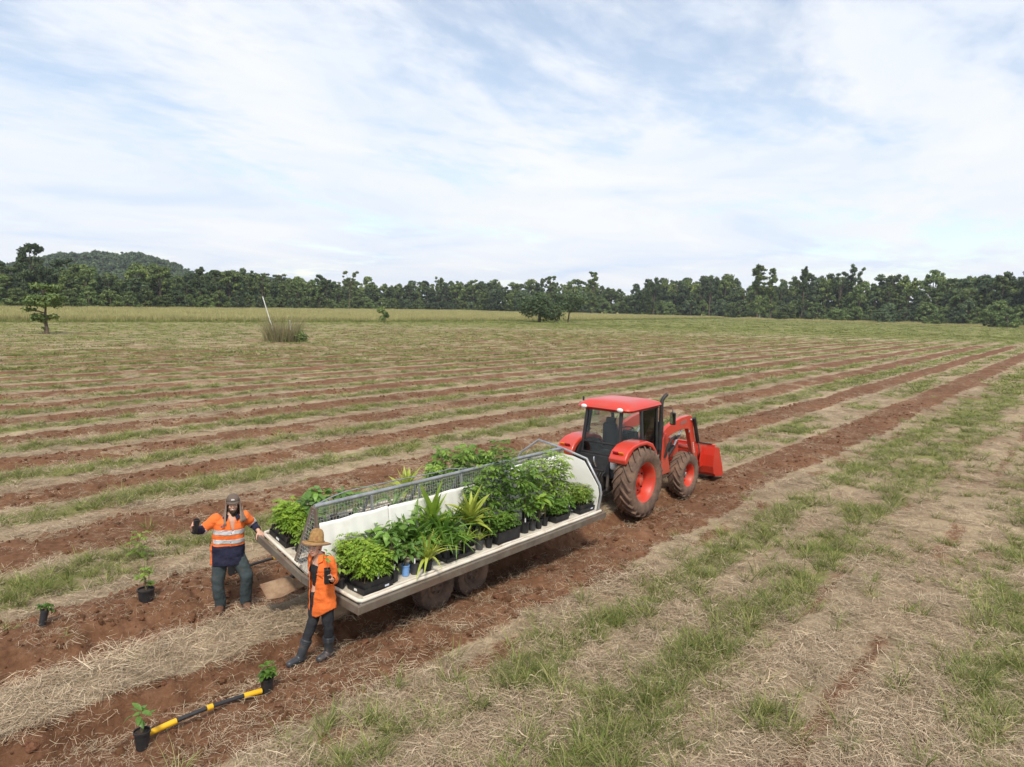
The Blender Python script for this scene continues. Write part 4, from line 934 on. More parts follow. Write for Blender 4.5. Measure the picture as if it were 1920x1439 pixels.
    for z, gx0, gx1, gy in ((2.345, -.22, 1.28, .70), (2.40, -.27, 1.34, .74), (2.46, -.24, 1.30, .715), (2.52, -.10, 1.10, .58), (2.55, .12, .85, .38)):
        ring = []; c = .16
        cx0, cx1 = gx0+c, gx1-c; cy = gy-c
        for (ax, ay, st) in ((cx1, cy, 0), (cx0, cy, 90), (cx0, -cy, 180), (cx1, -cy, 270)):
            for k in range(5):
                a = R(st+k*22.5); ring.append((ax+c*math.cos(a), ay+c*math.sin(a), z+(.0 if z > 2.5 else -.03*(ax < .5))))
        rings.append(ring)
    k = len(rings[0]); V = [p for r_ in rings for p in r_]
    F = [(i*k+j, i*k+(j+1) % k, (i+1)*k+(j+1) % k, (i+1)*k+j) for i in range(4) for j in range(k)] + [tuple(range(k-1, -1, -1)), tuple(range(4*k, 5*k))]
    q.add(V, F); rf = q.build('roof', M_RED, t, 50)
    for x, y, rz in ((-.27, -.48, 0), (-.27, .50, 0), (1.34, -.5, 0), (1.34, .5, 0)):
        q = MB(); q.sphere((x, y, 2.375), (.035, .085, .05), 12, 8); q.build('work_light', M_LAMPW, rf, 60)
    q = MB(); q.lathe([(.02, 0), (.025, .06), (.02, .10), (.008, .11)], 8, 0, Matrix.Translation((.0, .70, 2.46))); q.build('aerial_base', M_BLK, rf, 50)
    # seat, steering, dash
    q = MB(); q.box((.42, .03, 1.38), (.46, .48, .14)); q.build('seat_base', M_SEAT, t, bevel=.05, seg=2)
    q = MB(); q.box((.20, .03, 1.70), (.13, .46, .58), 0, Matrix.Rotation(R(-8), 3, 'Y'), (.9, .82)); q.build('seat_back', M_SEAT, t, bevel=.06, seg=2)
    q = MB(); q.box((.20, .03, 2.03), (.09, .26, .16)); q.build('headrest', M_SEAT, t, bevel=.04, seg=2)
    q = MB(); q.prism([(.95, 1.2), (.98, 1.68), (1.12, 1.70), (1.25, 1.2)], -.2, .2); q.build('dashboard', M_BLK, t, bevel=.03)
    q = MB(); c = Vector((.86, 0, 1.72)); ax = Vector((-.35, 0, 1)).normalized(); u = Vector((0, 1, 0)); v = ax.cross(u)
    q.tube([c+(u*math.cos(a)+v*math.sin(a))*.19 for a in np.linspace(0, 2*math.pi, 22)], .014, 6); q.tube([c, c-ax*.3], .02, 6); q.bar(c-u*.18, c+u*.18, .02, .01); q.build('steering_wheel', M_BLK, t, 60)
    # bonnet and grille
    q = MB(); q.prism([(1.34, .98), (1.34, 1.50), (2.2, 1.46), (2.85, 1.34), (3.02, 1.20), (3.02, .85), (2.6, .80)], -.36, .36); q.build('bonnet', M_RED, t, 35, .05, 2)
    q = MB(); q.box((3.03, 0, 1.02), (.03, .52, .30)); q.build('grille', M_BLK, t)
    for s in (-1, 1):
        q = MB(); q.box((2.1, s*.37, 1.18), (.9, .02, .16)); q.build('bonnet_side_grille', M_BLK, t)
    # exhaust and mirrors
    q = MB(); q.tube([(1.42, -.62, 1.0), (1.42, -.64, 1.6), (1.40, -.64, 2.36), (1.41, -.645, 2.47), (1.47, -.67, 2.56), (1.56, -.69, 2.61)], [.055, .055, .05, .048, .046, .046], 10); q.build('exhaust_pipe', M_BLKM, t, 60)
    q = MB(); q.tube([(1.42, -.62, 1.25), (1.42, -.63, 1.95)], .075, 12); q.build('exhaust_shield', M_BLK, t, 60)
    for s in (-1, 1):
        q = MB(); q.tube([(1.2, s*.62, 2.32), (1.22, s*.98, 2.34), (1.2, s*1.05, 2.30), (1.2, s*1.05, 2.02)], .011, 6); o = q.build('mirror_arm', M_BLK, t, 60)
        q = MB(); q.box((1.18, s*1.07, 2.10), (.05, .16, .30), 0, None, (.9, .9)); q.build('mirror_housing', M_BLK, o, bevel=.02)
        q = MB(); q.box((1.152, s*1.07, 2.10), (.004, .125, .25)); q.build('mirror_glass', mat('mirror', (.55, .58, .6), rough=.05, metal=1), o)
    # loader
    for s in (-1, 1):
        y0, y1 = s*.53, s*.65
        for ya in (.47, .66):
            q = MB(); q.prism([(1.42, .62), (1.42, 1.52), (1.56, 1.66), (1.70, 1.60), (1.76, 1.0), (1.9, .62)], s*ya, s*(ya+.05)); q.build('loader_mast', M_RED, t, bevel=.01)
        boom = [(1.45, 1.62), (1.7, 1.76), (2.05, 1.86), (2.5, 1.93), (2.92, 1.95), (3.06, 1.93), (3.14, 1.84), (3.30, 1.35), (3.62, .60), (3.56, .50), (3.44, .50), (3.28, .80), (3.02, 1.42), (2.90, 1.60), (2.6, 1.62), (2.1, 1.58), (1.75, 1.50), (1.5, 1.46)]
        q = MB(); q.prism(boom, min(y0, y1), max(y0, y1)); o = q.build('loader_boom', M_RED, t, 30, .012, 2)
        q = MB(); q.box((2.62, s*.653, 1.80), (.34, .004, .09), 0, Matrix.Rotation(R(-4), 3, 'Y')); q.build('maker_plate', M_GREYB, o)
        q = MB()
        for k in range(6): q.box((3.235+k*.0185, s*.653, 1.18-k*.052), (.035, .004, .03), 0, Matrix.Rotation(R(-20), 3, 'Y'))
        q.build('model_marking', M_WHITE, o)['kind'] = 'stuff'
        q = MB()
        pass
        for (x, z) in ((1.56, 1.55), (3.06, 1.82), (3.50, .58), (2.95, 1.52)):
            q = MB(); q.lathe([(.035, 0), (.035, .02), (.02, .028)], 8, 0, Matrix.Translation((x, s*.65, z)) @ Matrix.Rotation(R(90)*-s, 4, 'X')); q.build('pivot_pin', M_CHROME, t, 50)
        q = MB(); q.tube([(1.72, s*.585, .85), (2.25, s*.585, 1.22)], .05, 10); q.tube([(2.25, s*.585, 1.22), (2.62, s*.585, 1.58)], .026, 8, 1); q.build('lift_cylinder', [M_BLKM, M_CHROME], t, 60)
        q = MB(); q.tube([(3.12, s*.70, 1.86), (3.42, s*.70, 1.18)], .05, 10); q.tube([(3.42, s*.70, 1.18), (3.62, s*.70, .82)], .026, 8, 1); q.bar((3.60, s*.70, .86), (3.70, s*.70, .52), .05, .10); q.build('tilt_cylinder', [M_BLKM, M_CHROME], t, 60)
        q = MB()
        for k in range(4): q.tube([(1.50+.02*k, s*.73, 1.05), (1.55+.03*k, s*(.78+.01*k), 1.38+.03*k), (1.78+.04*k, s*(.77+.01*k), 1.52+.015*k), (2.0+.05*k, s*.72, 1.44), (2.25+.05*k, s*.68, 1.50)], .016, 6)
        q.build('hydraulic_hoses', M_BLK, t, 60)['kind'] = 'stuff'
    q = MB(); q.tube([(3.22, -.55, 1.05), (3.22, .55, 1.05)], .06, 10); q.build('loader_crosstube', M_RED, t, 60)
    q = MB()
    for x in (1.86, 2.02): q.bar((x, -.58, .55), (x, -.58, 1.25), .03, .03)
    for z in (.62, .84, 1.05): q.bar((1.82, -.585, z), (2.06, -.585, z), .03, .03)
    q.build('step_guard', M_BLKM, t)
    # bucket
    q = MB(); bw = 1.03
    shell = [(3.76, 1.06), (3.70, .82), (3.68, .52), (3.74, .34), (3.88, .24), (4.36, .18)]
    V = [(x, -bw, z) for x, z in shell]+[(x, bw, z) for x, z in shell]; k = len(shell)
    q.add(V, [(i, i+1, k+i+1, k+i) for i in range(k-1)]); o = q.build('bucket_shell', M_REDB, t); m = o.modifiers.new('thick', 'SOLIDIFY'); m.thickness = .02; m.offset = 0
    for s in (-1, 1):
        q = MB(); q.prism([(3.755, 1.05), (3.695, .82), (3.675, .52), (3.735, .34), (3.875, .24), (4.36, .185), (4.30, .40), (4.0, 1.0)], s*(bw-.002), s*(bw+.02)); q.build('bucket_side', M_REDB, t)
        for ya in (.51, .72):
            q = MB(); q.prism([(3.66, .50), (3.52, .50), (3.50, .64), (3.60, 1.0), (3.73, .98), (3.67, .7)], s*ya, s*(ya+.03)); q.build('bucket_bracket', M_REDB, t)
        q = MB(); q.bar((3.75, s*.35, 1.115), (3.75, s*.95, 1.115), .03, .02); q.build('bucket_hook_bar', M_BLKM, t)
    q = MB(); q.bar((3.78, -bw, 1.08), (3.78, bw, 1.08), .07, .05); q.build('bucket_top_bar', M_REDB, t, bevel=.01)
    q = MB(); q.add([(4.34, -bw, .196), (4.34, bw, .196), (4.50, bw, .176), (4.50, -bw, .176), (4.34, -bw, .165), (4.34, bw, .165), (4.50, bw, .17), (4.50, -bw, .17)], [(0, 1, 2, 3), (7, 6, 5, 4), (0, 3, 7, 4), (1, 5, 6, 2), (3, 2, 6, 7), (0, 4, 5, 1)]); q.build('bucket_edge', M_DARKSTEEL, t)
    # rear linkage
    for s in (-1, 1):
        q = MB(); q.bar((-.15, s*.32, .55), (-.95, s*.40, .48), .04, .09); q.lathe([(.05, -.03), (.05, .03)], 10, 0, Matrix.Translation((-.97, s*.40, .48)) @ Matrix.Rotation(R(90), 4, 'X')); q.build('lower_link', M_BLKM, t)
        q = MB(); q.tube([(-.55, s*.38, .54), (-.42, s*.34, 1.12)], .022, 8); q.tube([(-.53, s*.375, .62), (-.47, s*.355, .9)], .035, 8); q.build('lift_rod', M_DARKSTEEL, t)
        q = MB(); q.bar((-.1, s*.30, 1.05), (-.46, s*.34, 1.14), .05, .08); q.build('lift_arm', M_BLKM, t)
    q = MB(); q.box((-.40, 0, .72), (.16, .42, .5)); q.tube([(-.45, 0, .66), (-.62, 0, .66)], .035, 10); q.box((-.5, 0, .42), (.5, .10, .06)); q.build('rear_hitch', M_BLKM, t, bevel=.015)
    q = MB(); q.tube([(-.42, 0, 1.02), (-.5, .02, 1.16), (-.46, .05, 1.25)], .022, 8); q.tube([(-.5, .1, 1.1), (-.52, .12, 1.0), (-.48, .06, .96)], .012, 6); q.build('top_link', M_CHROME, t, 60)
    q = MB()
    for k in range(5): q.tube([(-.42, -.25+.08*k, .95), (-.52, -.24+.08*k, .9-.02*k), (-.55, -.2+.07*k, .72), (-.46, -.2+.08*k, .62)], .012, 6)
    q.build('hydraulic_hoses', M_BLK, t, 60)['kind'] = 'stuff'
    q = MB(); q.lathe([(.06, -.10), (.09, -.07), (.095, .05), (.07, .10), (.03, .13)], 12, 0, Matrix.Translation((-.46, -.50, 1.14))); q.build('washer_bottle', M_WHITE, t, 60)
    return t
build_tractor()
# ---------------------------------------------------------------- potted plants, seedling trays, spacing bars
M_POT = mat('black nursery pot', (.016, .016, .018), (.03, .029, .03), 8, .5, dirt=(.10, .07, .05), dscale=9, dlo=.62, dhi=.85)
M_POTG = mat('dusty grey pot', (.05, .05, .055), (.08, .075, .075), 8, .6)
M_POTB = mat('blue nursery pot', (.16, .33, .66), (.20, .36, .66), 6, .5)
M_MIX = mat('potting mix', (.06, .038, .025), (.025, .017, .012), 40, .95, bump=.6, bscale=90)
M_STEM = mat('plant stem', (.20, .15, .085), (.13, .12, .05), 12, .8)
M_TAG = mat('white plant tag', (.82, .82, .80), rough=.5)
M_LABELB = mat('blue and white label', (.55, .62, .80), (.75, .77, .8), 60, .5)
def lm(name, a, b, c=None, tr=.3): return mat(name, a, b, 7., .42, spec=.45, transl=tr, objrand=.22, lo=.3, hi=.7)
L_DARK = lm('dark glossy leaf', (.09, .185, .034), (.16, .28, .05))
L_MID = lm('mid green leaf', (.14, .27, .042), (.22, .38, .062))
L_LIME = lm('lime green leaf', (.25, .40, .045), (.35, .48, .07))
L_YEL = lm('yellow green leaf', (.36, .44, .06), (.46, .50, .10))
A_FERN = attr_mat('feathery seedling leaf', (.10, .19, .02), (.25, .39, .04), (.40, .50, .06), rough=.5, transl=.3, objv=.1)
A_DARK = attr_mat('dark compound leaf', (.065, .145, .02), (.18, .30, .048), (.33, .45, .075), rough=.45, transl=.25, objv=.15)
A_MIDL = attr_mat('mid compound leaf', (.06, .135, .02), (.15, .27, .042), (.26, .38, .065), rough=.45, transl=.3, objv=.15)
A_LIGHT = attr_mat('light compound leaf', (.13, .22, .03), (.26, .38, .06), (.42, .49, .11), rough=.45, transl=.3, objv=.15)

def leaf_mesh(name, w, shape, droop, fold=.25, n=7, rise=0.):
    """one leaf of unit length along +x"""
    V = []; F = []
    for i in range(n+1):
        s = i/n
        if shape == 'strap': ww = w*min(1, .45+s*2.2)*(1-max(0, s-.55)**1.3*2.55)
        elif shape == 'lance': ww = w*math.sin(math.pi*min(1, .10+.90*s)**.8)
        else: ww = w*(math.sin(math.pi*min(1, .04+.96*s)**.85)**.9)
        ww = max(ww, .004); x = s*(1-.35*droop*s*s); z = rise*s - droop*s*s*(.9 if shape != 'strap' else 1.0)
        V += [(x, -ww/2, z+fold*ww*.5), (x, 0, z), (x, ww/2, z+fold*ww*.5)]
    for i in range(n):
        for j in (0, 1): F.append((i*3+j, i*3+j+1, i*3+j+4, i*3+j+3))
    me = bpy.data.meshes.new(name); me.from_pydata(V, [], F); me.update(); me.polygons.foreach_set('use_smooth', [True]*len(F)); return me
LEAF = {'strap': [leaf_mesh('leaf', .075, 'strap', d, .5, 9) for d in (.15, .5, .9)],
        'cord': [leaf_mesh('leaf', .17, 'lance', d, .45, 8) for d in (.08, .25, .5)],
        'broad': [leaf_mesh('leaf', .46, 'ovate', d, .35, 6) for d in (.15, .4, .7)]}
def put_leaf(kind, v, loc, yaw_, pitch, roll_, L, m, parent, wid=1.):
    me = LEAF[kind][v % 3]
    if not me.materials: me.materials.append(m)
    o = bpy.data.objects.new('leaf', me); COL.objects.link(o); o.parent = parent
    o.location = loc; o.rotation_euler = (roll_, -pitch, yaw_); o.scale = (L, L*wid, L)
    o.material_slots[0].link = 'OBJECT'; o.material_slots[0].material = m; return o
def pot_mesh(parent, r0, r1, h, m, square=False, z0=0.):
    q = MB()
    if square:
        def sq(r, z): return [(-r, -r, z), (r, -r, z), (r, r, z), (-r, r, z)]
        V = sq(r1, z0)+sq(r0, z0+h*.9)+sq(r0*1.08, z0+h*.9)+sq(r0*1.08, z0+h)+sq(r0*.97, z0+h)+sq(r0*.93, z0+h*.88)
        F = [(3, 2, 1, 0)]+[(a*4+i, a*4+(i+1) % 4, a*4+4+(i+1) % 4, a*4+4+i) for a in range(5) for i in range(4)]
        q.add(V, F); o = q.build('pot', m, parent, bevel=.004)
        s = MB(); s.add(sq(r0*.95, z0+h*.9), [(0, 1, 2, 3)]); s.build('potting_mix', M_MIX, parent)
    else:
        q.lathe([(r1, z0), (r0*.97, z0+h*.86), (r0*1.07, z0+h*.86), (r0*1.08, z0+h), (r0*.99, z0+h), (r0*.95, z0+h*.85)], 18, 0, None, True, False); o = q.build('pot', m, parent, 40)
        s = MB(); s.lathe([(r0*.97, z0+h*.88), (r0*.5, z0+h*.9), (.004, z0+h*.92)], 14, 0, None, False, True); s.build('potting_mix', M_MIX, parent, 60)
    return o
def tag_stick(parent, x, y, z, tilt=.2, h=.09):
    q = MB(); q.box((x, y, z+h/2), (.022, .003, h), 0, Matrix.Rotation(tilt, 3, 'Y')); q.build('plant_tag', M_TAG, parent)
def compound(rs, base, top, nfr, flen, nl, ll, lw, spread=1., droop=.35):
    """feathery leaves: fronds along a stem, each with paired leaflets. returns V,F,tone"""
    V = []; F = []; T = []
    for k in range(nfr):
        s = (k+.5)/nfr; p = base.lerp(top, .10+.90*s**.85) if nfr > 1 else top
        a = k*2.4+rs.uniform(-.4, .4); el = rs.uniform(.05, .7)*(.5+s*.6); L = flen*rs.uniform(.7, 1.15)*(1-.25*s)
        d = Vector((math.cos(a)*math.cos(el)*spread, math.sin(a)*math.cos(el)*spread, math.sin(el))); tn = rs.uniform(0, .5)+.45*s
        side = d.cross(Vector((0, 0, 1))).normalized()
        for j in range(nl):
            u = (j+1)/nl; c = p + d*L*u - Vector((0, 0, 1))*droop*L*u*u
            tan = (d - Vector((0, 0, 2*droop*u))).normalized()
            for sg in ((-1, 1) if j < nl-1 else (0,)):
                ld = (tan*.55+side*sg*.9+Vector((0, 0, rs.uniform(-.45, .2)))).normalized(); l_ = ll*rs.uniform(.75, 1.2)*(1-.35*abs(u-.5))
                ws = ld.cross(Vector((rs.uniform(-.4, .4), rs.uniform(-.4, .4), 1))).normalized()*lw*.5
                o = len(V); m_ = c+ld*l_*.5; V += [c, m_-ws, c+ld*l_-Vector((0, 0, l_*.15)), m_+ws]; F.append((o, o+1, o+2, o+3)); t_ = min(1, max(0, tn+rs.uniform(-.12, .12))); T += [t_]*4
    return V, F, T
def foliage_obj(parent, V, F, T, m, name='foliage'):
    me = np_mesh(name, np.array([tuple(v) for v in V]), np.array(F)); set_attr(me, 'tone', np.array(T)); return link(name, me, parent, [m])
def potted(name, label, X, Y, Z, kind, h, seed, pot=(.075, .06, .17), pm=None, square=False, lmat=None, n=None, ll=None, group=None, tilt=0., cat='plant', tagged=False, spread=1., rotx=0.):
    rs = np.random.default_rng(seed); t = thing(name, label, cat, (X, Y, Z), 0, group, rot=(rotx, tilt, rs.uniform(-.4, .4)))
    r0, r1, ph = pot; pot_mesh(t, r0, r1, ph, pm or M_POT, square)
    z = ph*.9
    if tagged: tag_stick(t, -.02, -r0*.75, z, rs.uniform(-.3, .3))
    if kind == 'strap':
        for k in range(int((n or 18)*1.3)):
            a = k*2.4+rs.uniform(-.3, .3); put_leaf('strap', int(rs.integers(0, 3)), (.012*math.cos(a), .012*math.sin(a), z), a, rs.uniform(.75, 1.45), rs.uniform(-.2, .2), (ll or h)*rs.uniform(.65, 1.1)*1.05, lmat or L_MID, t, rs.uniform(.8, 1.3))
    elif kind == 'cord':
        st = h*.34; q = MB(); q.tube([(0, 0, z-.03), (.01, 0, z+st*.5), (0, .01, z+st)], [.014, .011, .009], 6); q.build('stem', M_STEM, t, 60)
        nn = int((n or 15)*1.35)
        for k in range(nn):
            a = k*2.4+rs.uniform(-.35, .35); s = k/nn; put_leaf('cord', int(rs.choice([0, 0, 1, 2])) if s < .7 else 0, (0, 0, z+st*(.55+.5*s)), a, .45+.95*s+rs.uniform(-.2, .2), rs.uniform(-.3, .3), (ll or h*.72)*rs.uniform(.7, 1.15), lmat or L_YEL, t, rs.uniform(.8, 1.3))
    elif kind == 'broad':
        q = MB(); ns = 3; tops = []
        for k in range(ns):
            a = k*2.1+rs.uniform(-.4, .4); hh = h*rs.uniform(.75, 1.0); tp = Vector((math.cos(a)*.13*spread*hh, math.sin(a)*.13*spread*hh, z+hh)); tops.append(tp)
            q.tube([(0, 0, z-.03), tuple(tp*.5+Vector((0, 0, z*.25))), tuple(tp)], [.008, .006, .003], 5)
        q.build('stem', M_STEM, t, 60)
        for k in range(int((n or 22)*1.6)):
            tp = tops[k % ns]; s = rs.uniform(.35, 1.0)**.7; a = k*2.4+rs.uniform(-.5, .5); p = Vector((tp.x*s, tp.y*s, z+(tp.z-z)*s))
            off = Vector((math.cos(a), math.sin(a), .25))*.035; put_leaf('broad', int(rs.integers(0, 3)), p+off, a, rs.uniform(-.25, .65), rs.uniform(-.5, .5), (ll or .15)*rs.uniform(.8, 1.3), lmat or L_DARK, t, rs.uniform(.85, 1.15))
    elif kind in ('sapling', 'fern', 'low'):
        base = Vector((0, 0, z)); V, F, T = [], [], []; q = MB()
        if kind == 'sapling': stems, par = [(Vector((rs.uniform(-.05, .05)*h, rs.uniform(-.05, .05)*h, z+h)))], (int((n or 26)*1.25), .27*spread*min(1.15, h), 7, .105, .038)
        elif kind == 'fern': stems, par = [(Vector((.02, 0, z+h)))], (n or 14, .22*spread, 9, .07, .024)
        else: stems, par = [Vector((rs.uniform(-.08, .08), rs.uniform(-.08, .08), z+h*rs.uniform(.7, 1))) for _ in range(5)], (n or 8, .15*spread, 5, .07, .030)
        for tp in stems:
            q.tube([tuple(base-Vector((0, 0, .03))), tuple(base.lerp(tp, .55)+Vector((.01, -.01, 0))), tuple(tp)], [.009 if kind == 'sapling' else .005, .006 if kind == 'sapling' else .004, .003], 5)
            v, f, tt = compound(rs, base, tp, *par); o = len(V); V += v; F += [tuple(i+o for i in x) for x in f]; T += tt
        q.build('stem', M_STEM, t, 60); foliage_obj(t, V, F, T, lmat or A_DARK)
    return t
def seed_tray(label, X, Y, Z, lx, ly, th, h, m, seed, nx=7, ny=5, group=None, rotx=0., double=False, kind='fern', labels=True):
    rs = np.random.default_rng(seed); t = thing('seedling_tray', label, 'tray', (X, Y, Z), 0, group, rot=(rotx, 0, 0))
    def rim(a, b, z0, z1, w=.006):
        q = MB()
        V = []
        for (x, y, z) in ((a*.97, b*.97, z0), (a, b, z1), (a+w, b+w, z1), (a+w, b+w, z1+.006), (a-w, b-w, z1+.006), (a*.96, b*.96, z0+.02)):
            V += [(-x/2, -y/2, z), (x/2, -y/2, z), (x/2, y/2, z), (-x/2, y/2, z)]
        F = [(3, 2, 1, 0)]+[(c*4+i, c*4+(i+1) % 4, c*4+4+(i+1) % 4, c*4+4+i) for c in range(5) for i in range(4)]+[(20, 21, 22, 23)]
        q.add(V, F); return q
    if double:
        rim(lx, ly, 0, th*.5).build('carry_tray', M_POT, t); rim(lx*.93, ly*.93, th*.42, th).build('cell_tray', M_POT, t)
    else: rim(lx, ly, 0, th).build('carry_tray', M_POT, t)
    q = MB(); q.box((0, 0, th-.02), (lx*.9, ly*.9, .012)); q.build('potting_mix', M_MIX, t)
    if labels:
        q = MB(); q.box((-lx*.496, -ly*.0, th*.27), (.004, ly*.16, th*.2)); q.build('tray_label', M_TAG, t)
        q = MB(); q.box((lx*.28, -ly*.497, th*.27), (lx*.14, .004, th*.16)); q.build('tray_label', M_LABELB, t)
        tag_stick(t, lx*.02, -ly*.44, th, .15)
    V, F, T = [], [], []; st = MB()
    for i in range(nx):
        for j in range(ny):
            b = Vector(((i+.5)/nx*lx*.88-lx*.44+rs.uniform(-.01, .01), (j+.5)/ny*ly*.88-ly*.44+rs.uniform(-.01, .01), th-.01)); hh = h*rs.uniform(.72, 1.08)*(1+.12*(j/ny)); tp = b+Vector((rs.uniform(-.05, .05), rs.uniform(-.05, .05), hh))
            st.tube([tuple(b), tuple(b.lerp(tp, .5)+Vector((rs.uniform(-.008, .008), rs.uniform(-.008, .008), 0))), tuple(tp)], [.0035, .003, .002], 4, cap=False)
            if kind == 'fern': v, f, tt = compound(rs, b.lerp(tp, .1), tp, 10, .14, 5, .06, .022, 1, .5)
            else: v, f, tt = compound(rs, b, tp, 8, .10, 4, .065, .026, 1, .3)
            o = len(V); V += v; F += [tuple(k+o for k in x) for x in f]; T += tt
    o = st.build('stems', M_STEM, t); o['kind'] = 'stuff'
    foliage_obj(t, V, F, T, m, 'seedlings')['kind'] = 'stuff'; return t
def rz_(Y): return .80+(Y-TY)*math.tan(T4)+.004
def lz_(Y): return .80+(Y-TY)*math.tan(T16)+.004
def plants_right():
    g = 'plants on the near bed of the trailer'
    P = lambda nm, lab, x, y, kind, h, seed, **k: potted(nm, lab, x, y, rz_(y), kind, h, seed, group=g, **k)
    seed_tray('tray of lime green feathery seedlings at the near corner of the bed', 5.98, 7.40, rz_(7.40), .50, .37, .16, .38, A_FERN, 1, 8, 5, g, double=True)
    seed_tray('feathery seedling tray behind the corner tray, against the white sheet', 6.02, 7.80, rz_(7.8), .46, .30, .12, .44, A_FERN, 2, 7, 4, g, labels=False)
    P('potted_plant', 'small pot with yellowish leaves between the woman and the corner tray', 5.66, 7.66, 'broad', .30, 3, pot=(.085, .07, .14), lmat=L_LIME, n=12, ll=.10)
    P('potted_plant', 'square black pot with white tag, first right of the corner tray', 6.33, 7.34, 'broad', .40, 5, pot=(.055, .05, .19), square=True, tagged=True, lmat=L_DARK, n=14, ll=.13)
    P('potted_plant', 'square black pot tucked behind the tagged square pot', 6.42, 7.50, 'broad', .48, 6, pot=(.055, .05, .19), square=True, lmat=L_MID, n=18, ll=.14)
    P('potted_plant', 'broad-leaved sapling against the sheet above the corner tray', 6.42, 7.84, 'broad', .50, 7, lmat=L_MID, n=20, ll=.15, spread=1.5)
    P('potted_plant', 'dark broad-leaved sapling, largest-leaved of the near bed', 6.62, 7.66, 'broad', .46, 8, lmat=L_DARK, n=24, ll=.19, spread=1.7)
    P('potted_plant', 'leafy broad-leaved plant with lime top right of the dark sapling', 6.86, 7.80, 'broad', .52, 9, lmat=L_MID, n=22, ll=.15, spread=1.3)
    P('potted_plant', 'broad-leaved plant in the bright blue pot', 6.60, 7.38, 'broad', .30, 10, pot=(.058, .052, .16), pm=M_POTB, square=False, lmat=L_DARK, n=14, ll=.13)
    P('potted_plant', 'grey pot with white tag right beside the blue pot', 6.74, 7.35, 'broad', .32, 11, pot=(.07, .055, .17), pm=M_POTG, tagged=True, lmat=L_DARK, n=14, ll=.13)
    P('potted_plant', 'yellow-green arching strap-leaved plant in a low round pot', 6.97, 7.32, 'strap', .50, 12, pot=(.075, .06, .14), lmat=L_YEL, n=24)
    P('potted_plant', 'black pot of drooping leaves half hidden behind the yellow strap plant', 7.10, 7.46, 'broad', .30, 13, pot=(.07, .055, .17), lmat=L_MID, n=16, ll=.14)
    P('potted_plant', 'dark grassy plant arching against the sheet, left of the tall lime clump', 7.12, 7.86, 'strap', .70, 14, lmat=L_DARK, n=26)
    P('potted_plant', 'dark grassy plant behind the yellow strap plant', 7.24, 7.68, 'strap', .62, 15, lmat=L_MID, n=24)
    # tray with three strap plants
    tr = thing('carry_tray', 'shallow black tray carrying three small strap-leaved pots', 'tray', (7.64, 7.40, rz_(7.40)), 0, g)
    q = MB(); V = []
    for (x, y, z) in ((.60, .24, 0), (.64, .27, .055), (.655, .285, .055), (.655, .285, .062), (.63, .262, .062), (.59, .235, .012)): V += [(-x/2, -y/2, z), (x/2, -y/2, z), (x/2, y/2, z), (-x/2, y/2, z)]
    q.add(V, [(3, 2, 1, 0)]+[(c*4+i, c*4+(i+1) % 4, c*4+4+(i+1) % 4, c*4+4+i) for c in range(5) for i in range(4)]+[(20, 21, 22, 23)]); q.build('tray_shell', M_POT, tr)
    q = MB(); q.box((0, 0, .035), (.02, .24, .04)); q.build('tray_divider', M_POT, tr)
    for k, (x, lab, sd) in enumerate(((7.43, 'tagged pot of thin grassy leaves, left in the shallow three-pot tray', 16), (7.64, 'grey pot of thin strap leaves, middle in the shallow three-pot tray', 17), (7.85, 'pot of pale spiky leaves, right in the shallow three-pot tray', 18))):
        potted('potted_plant', lab, x, 7.40, rz_(7.40)+.016, 'strap', .46-.05*k, sd, pot=(.065, .055, .15), pm=M_POTG if k == 1 else M_POT, lmat=(L_MID, L_MID, L_LIME)[k], n=18, tagged=(k == 0), group=g)
    P('potted_plant', 'tall strap-leaved clump with lime upright leaves, tallest on the left half', 7.56, 7.82, 'cord', .96, 19, lmat=L_LIME, n=18, pot=(.09, .075, .2), ll=.60)
    P('potted_plant', 'thick dark green grassy clump right behind the three-pot tray', 7.62, 7.64, 'strap', .66, 20, lmat=L_MID, n=30, pot=(.085, .07, .19))
    P('potted_plant', 'dark grassy clump between the two lime palm-like plants', 7.86, 7.80, 'strap', .66, 21, lmat=L_DARK, n=28, pot=(.085, .07, .19))
    P('potted_plant', 'bright yellow-green palm-like plant with broad upright leaves', 8.16, 7.58, 'cord', .84, 22, lmat=L_YEL, n=20, pot=(.085, .07, .19), ll=.56)
    P('potted_plant', 'grey pot with withered leaves below the bright palm-like plant', 8.14, 7.36, 'strap', .26, 23, pot=(.065, .055, .16), pm=M_POTG, lmat=L_YEL, n=9)
    P('potted_plant', 'thin single-stemmed sapling in a small black pot at the bed middle', 8.32, 7.32, 'sapling', .45, 24, pot=(.06, .05, .16), lmat=A_MIDL, n=9, spread=.7)
    seed_tray('deep black tray of low dark green seedlings at the bed middle', 8.76, 7.42, rz_(7.42), .56, .34, .19, .24, A_MIDL, 25, 7, 4, g, kind='low', labels=False)
    P('potted_plant', 'dark feathery sapling behind the palm-like plant', 8.46, 7.84, 'sapling', .78, 26, n=26, lmat=A_DARK, spread=1.0)
    P('potted_plant', 'tall dark sapling left in the tall cluster, behind the deep tray', 8.80, 7.82, 'sapling', .95, 27, n=30, lmat=A_DARK, spread=1.1, pot=(.1, .085, .22))
    P('potted_plant', 'tallest sapling of the trailer with lime top, rising above the mesh rail', 9.08, 7.72, 'sapling', 1.34, 28, n=40, lmat=A_MIDL, spread=1.05, pot=(.1, .085, .22))
    P('potted_plant', 'brown-stemmed dark sapling with white tag in a wide black pot', 9.30, 7.38, 'sapling', 1.02, 29, n=30, lmat=A_DARK, pot=(.09, .075, .2), tagged=True, spread=.95)
    P('potted_plant', 'dark sapling against the sheet right of the tallest one', 9.42, 7.84, 'sapling', .98, 30, n=30, lmat=A_DARK, pot=(.09, .075, .2))
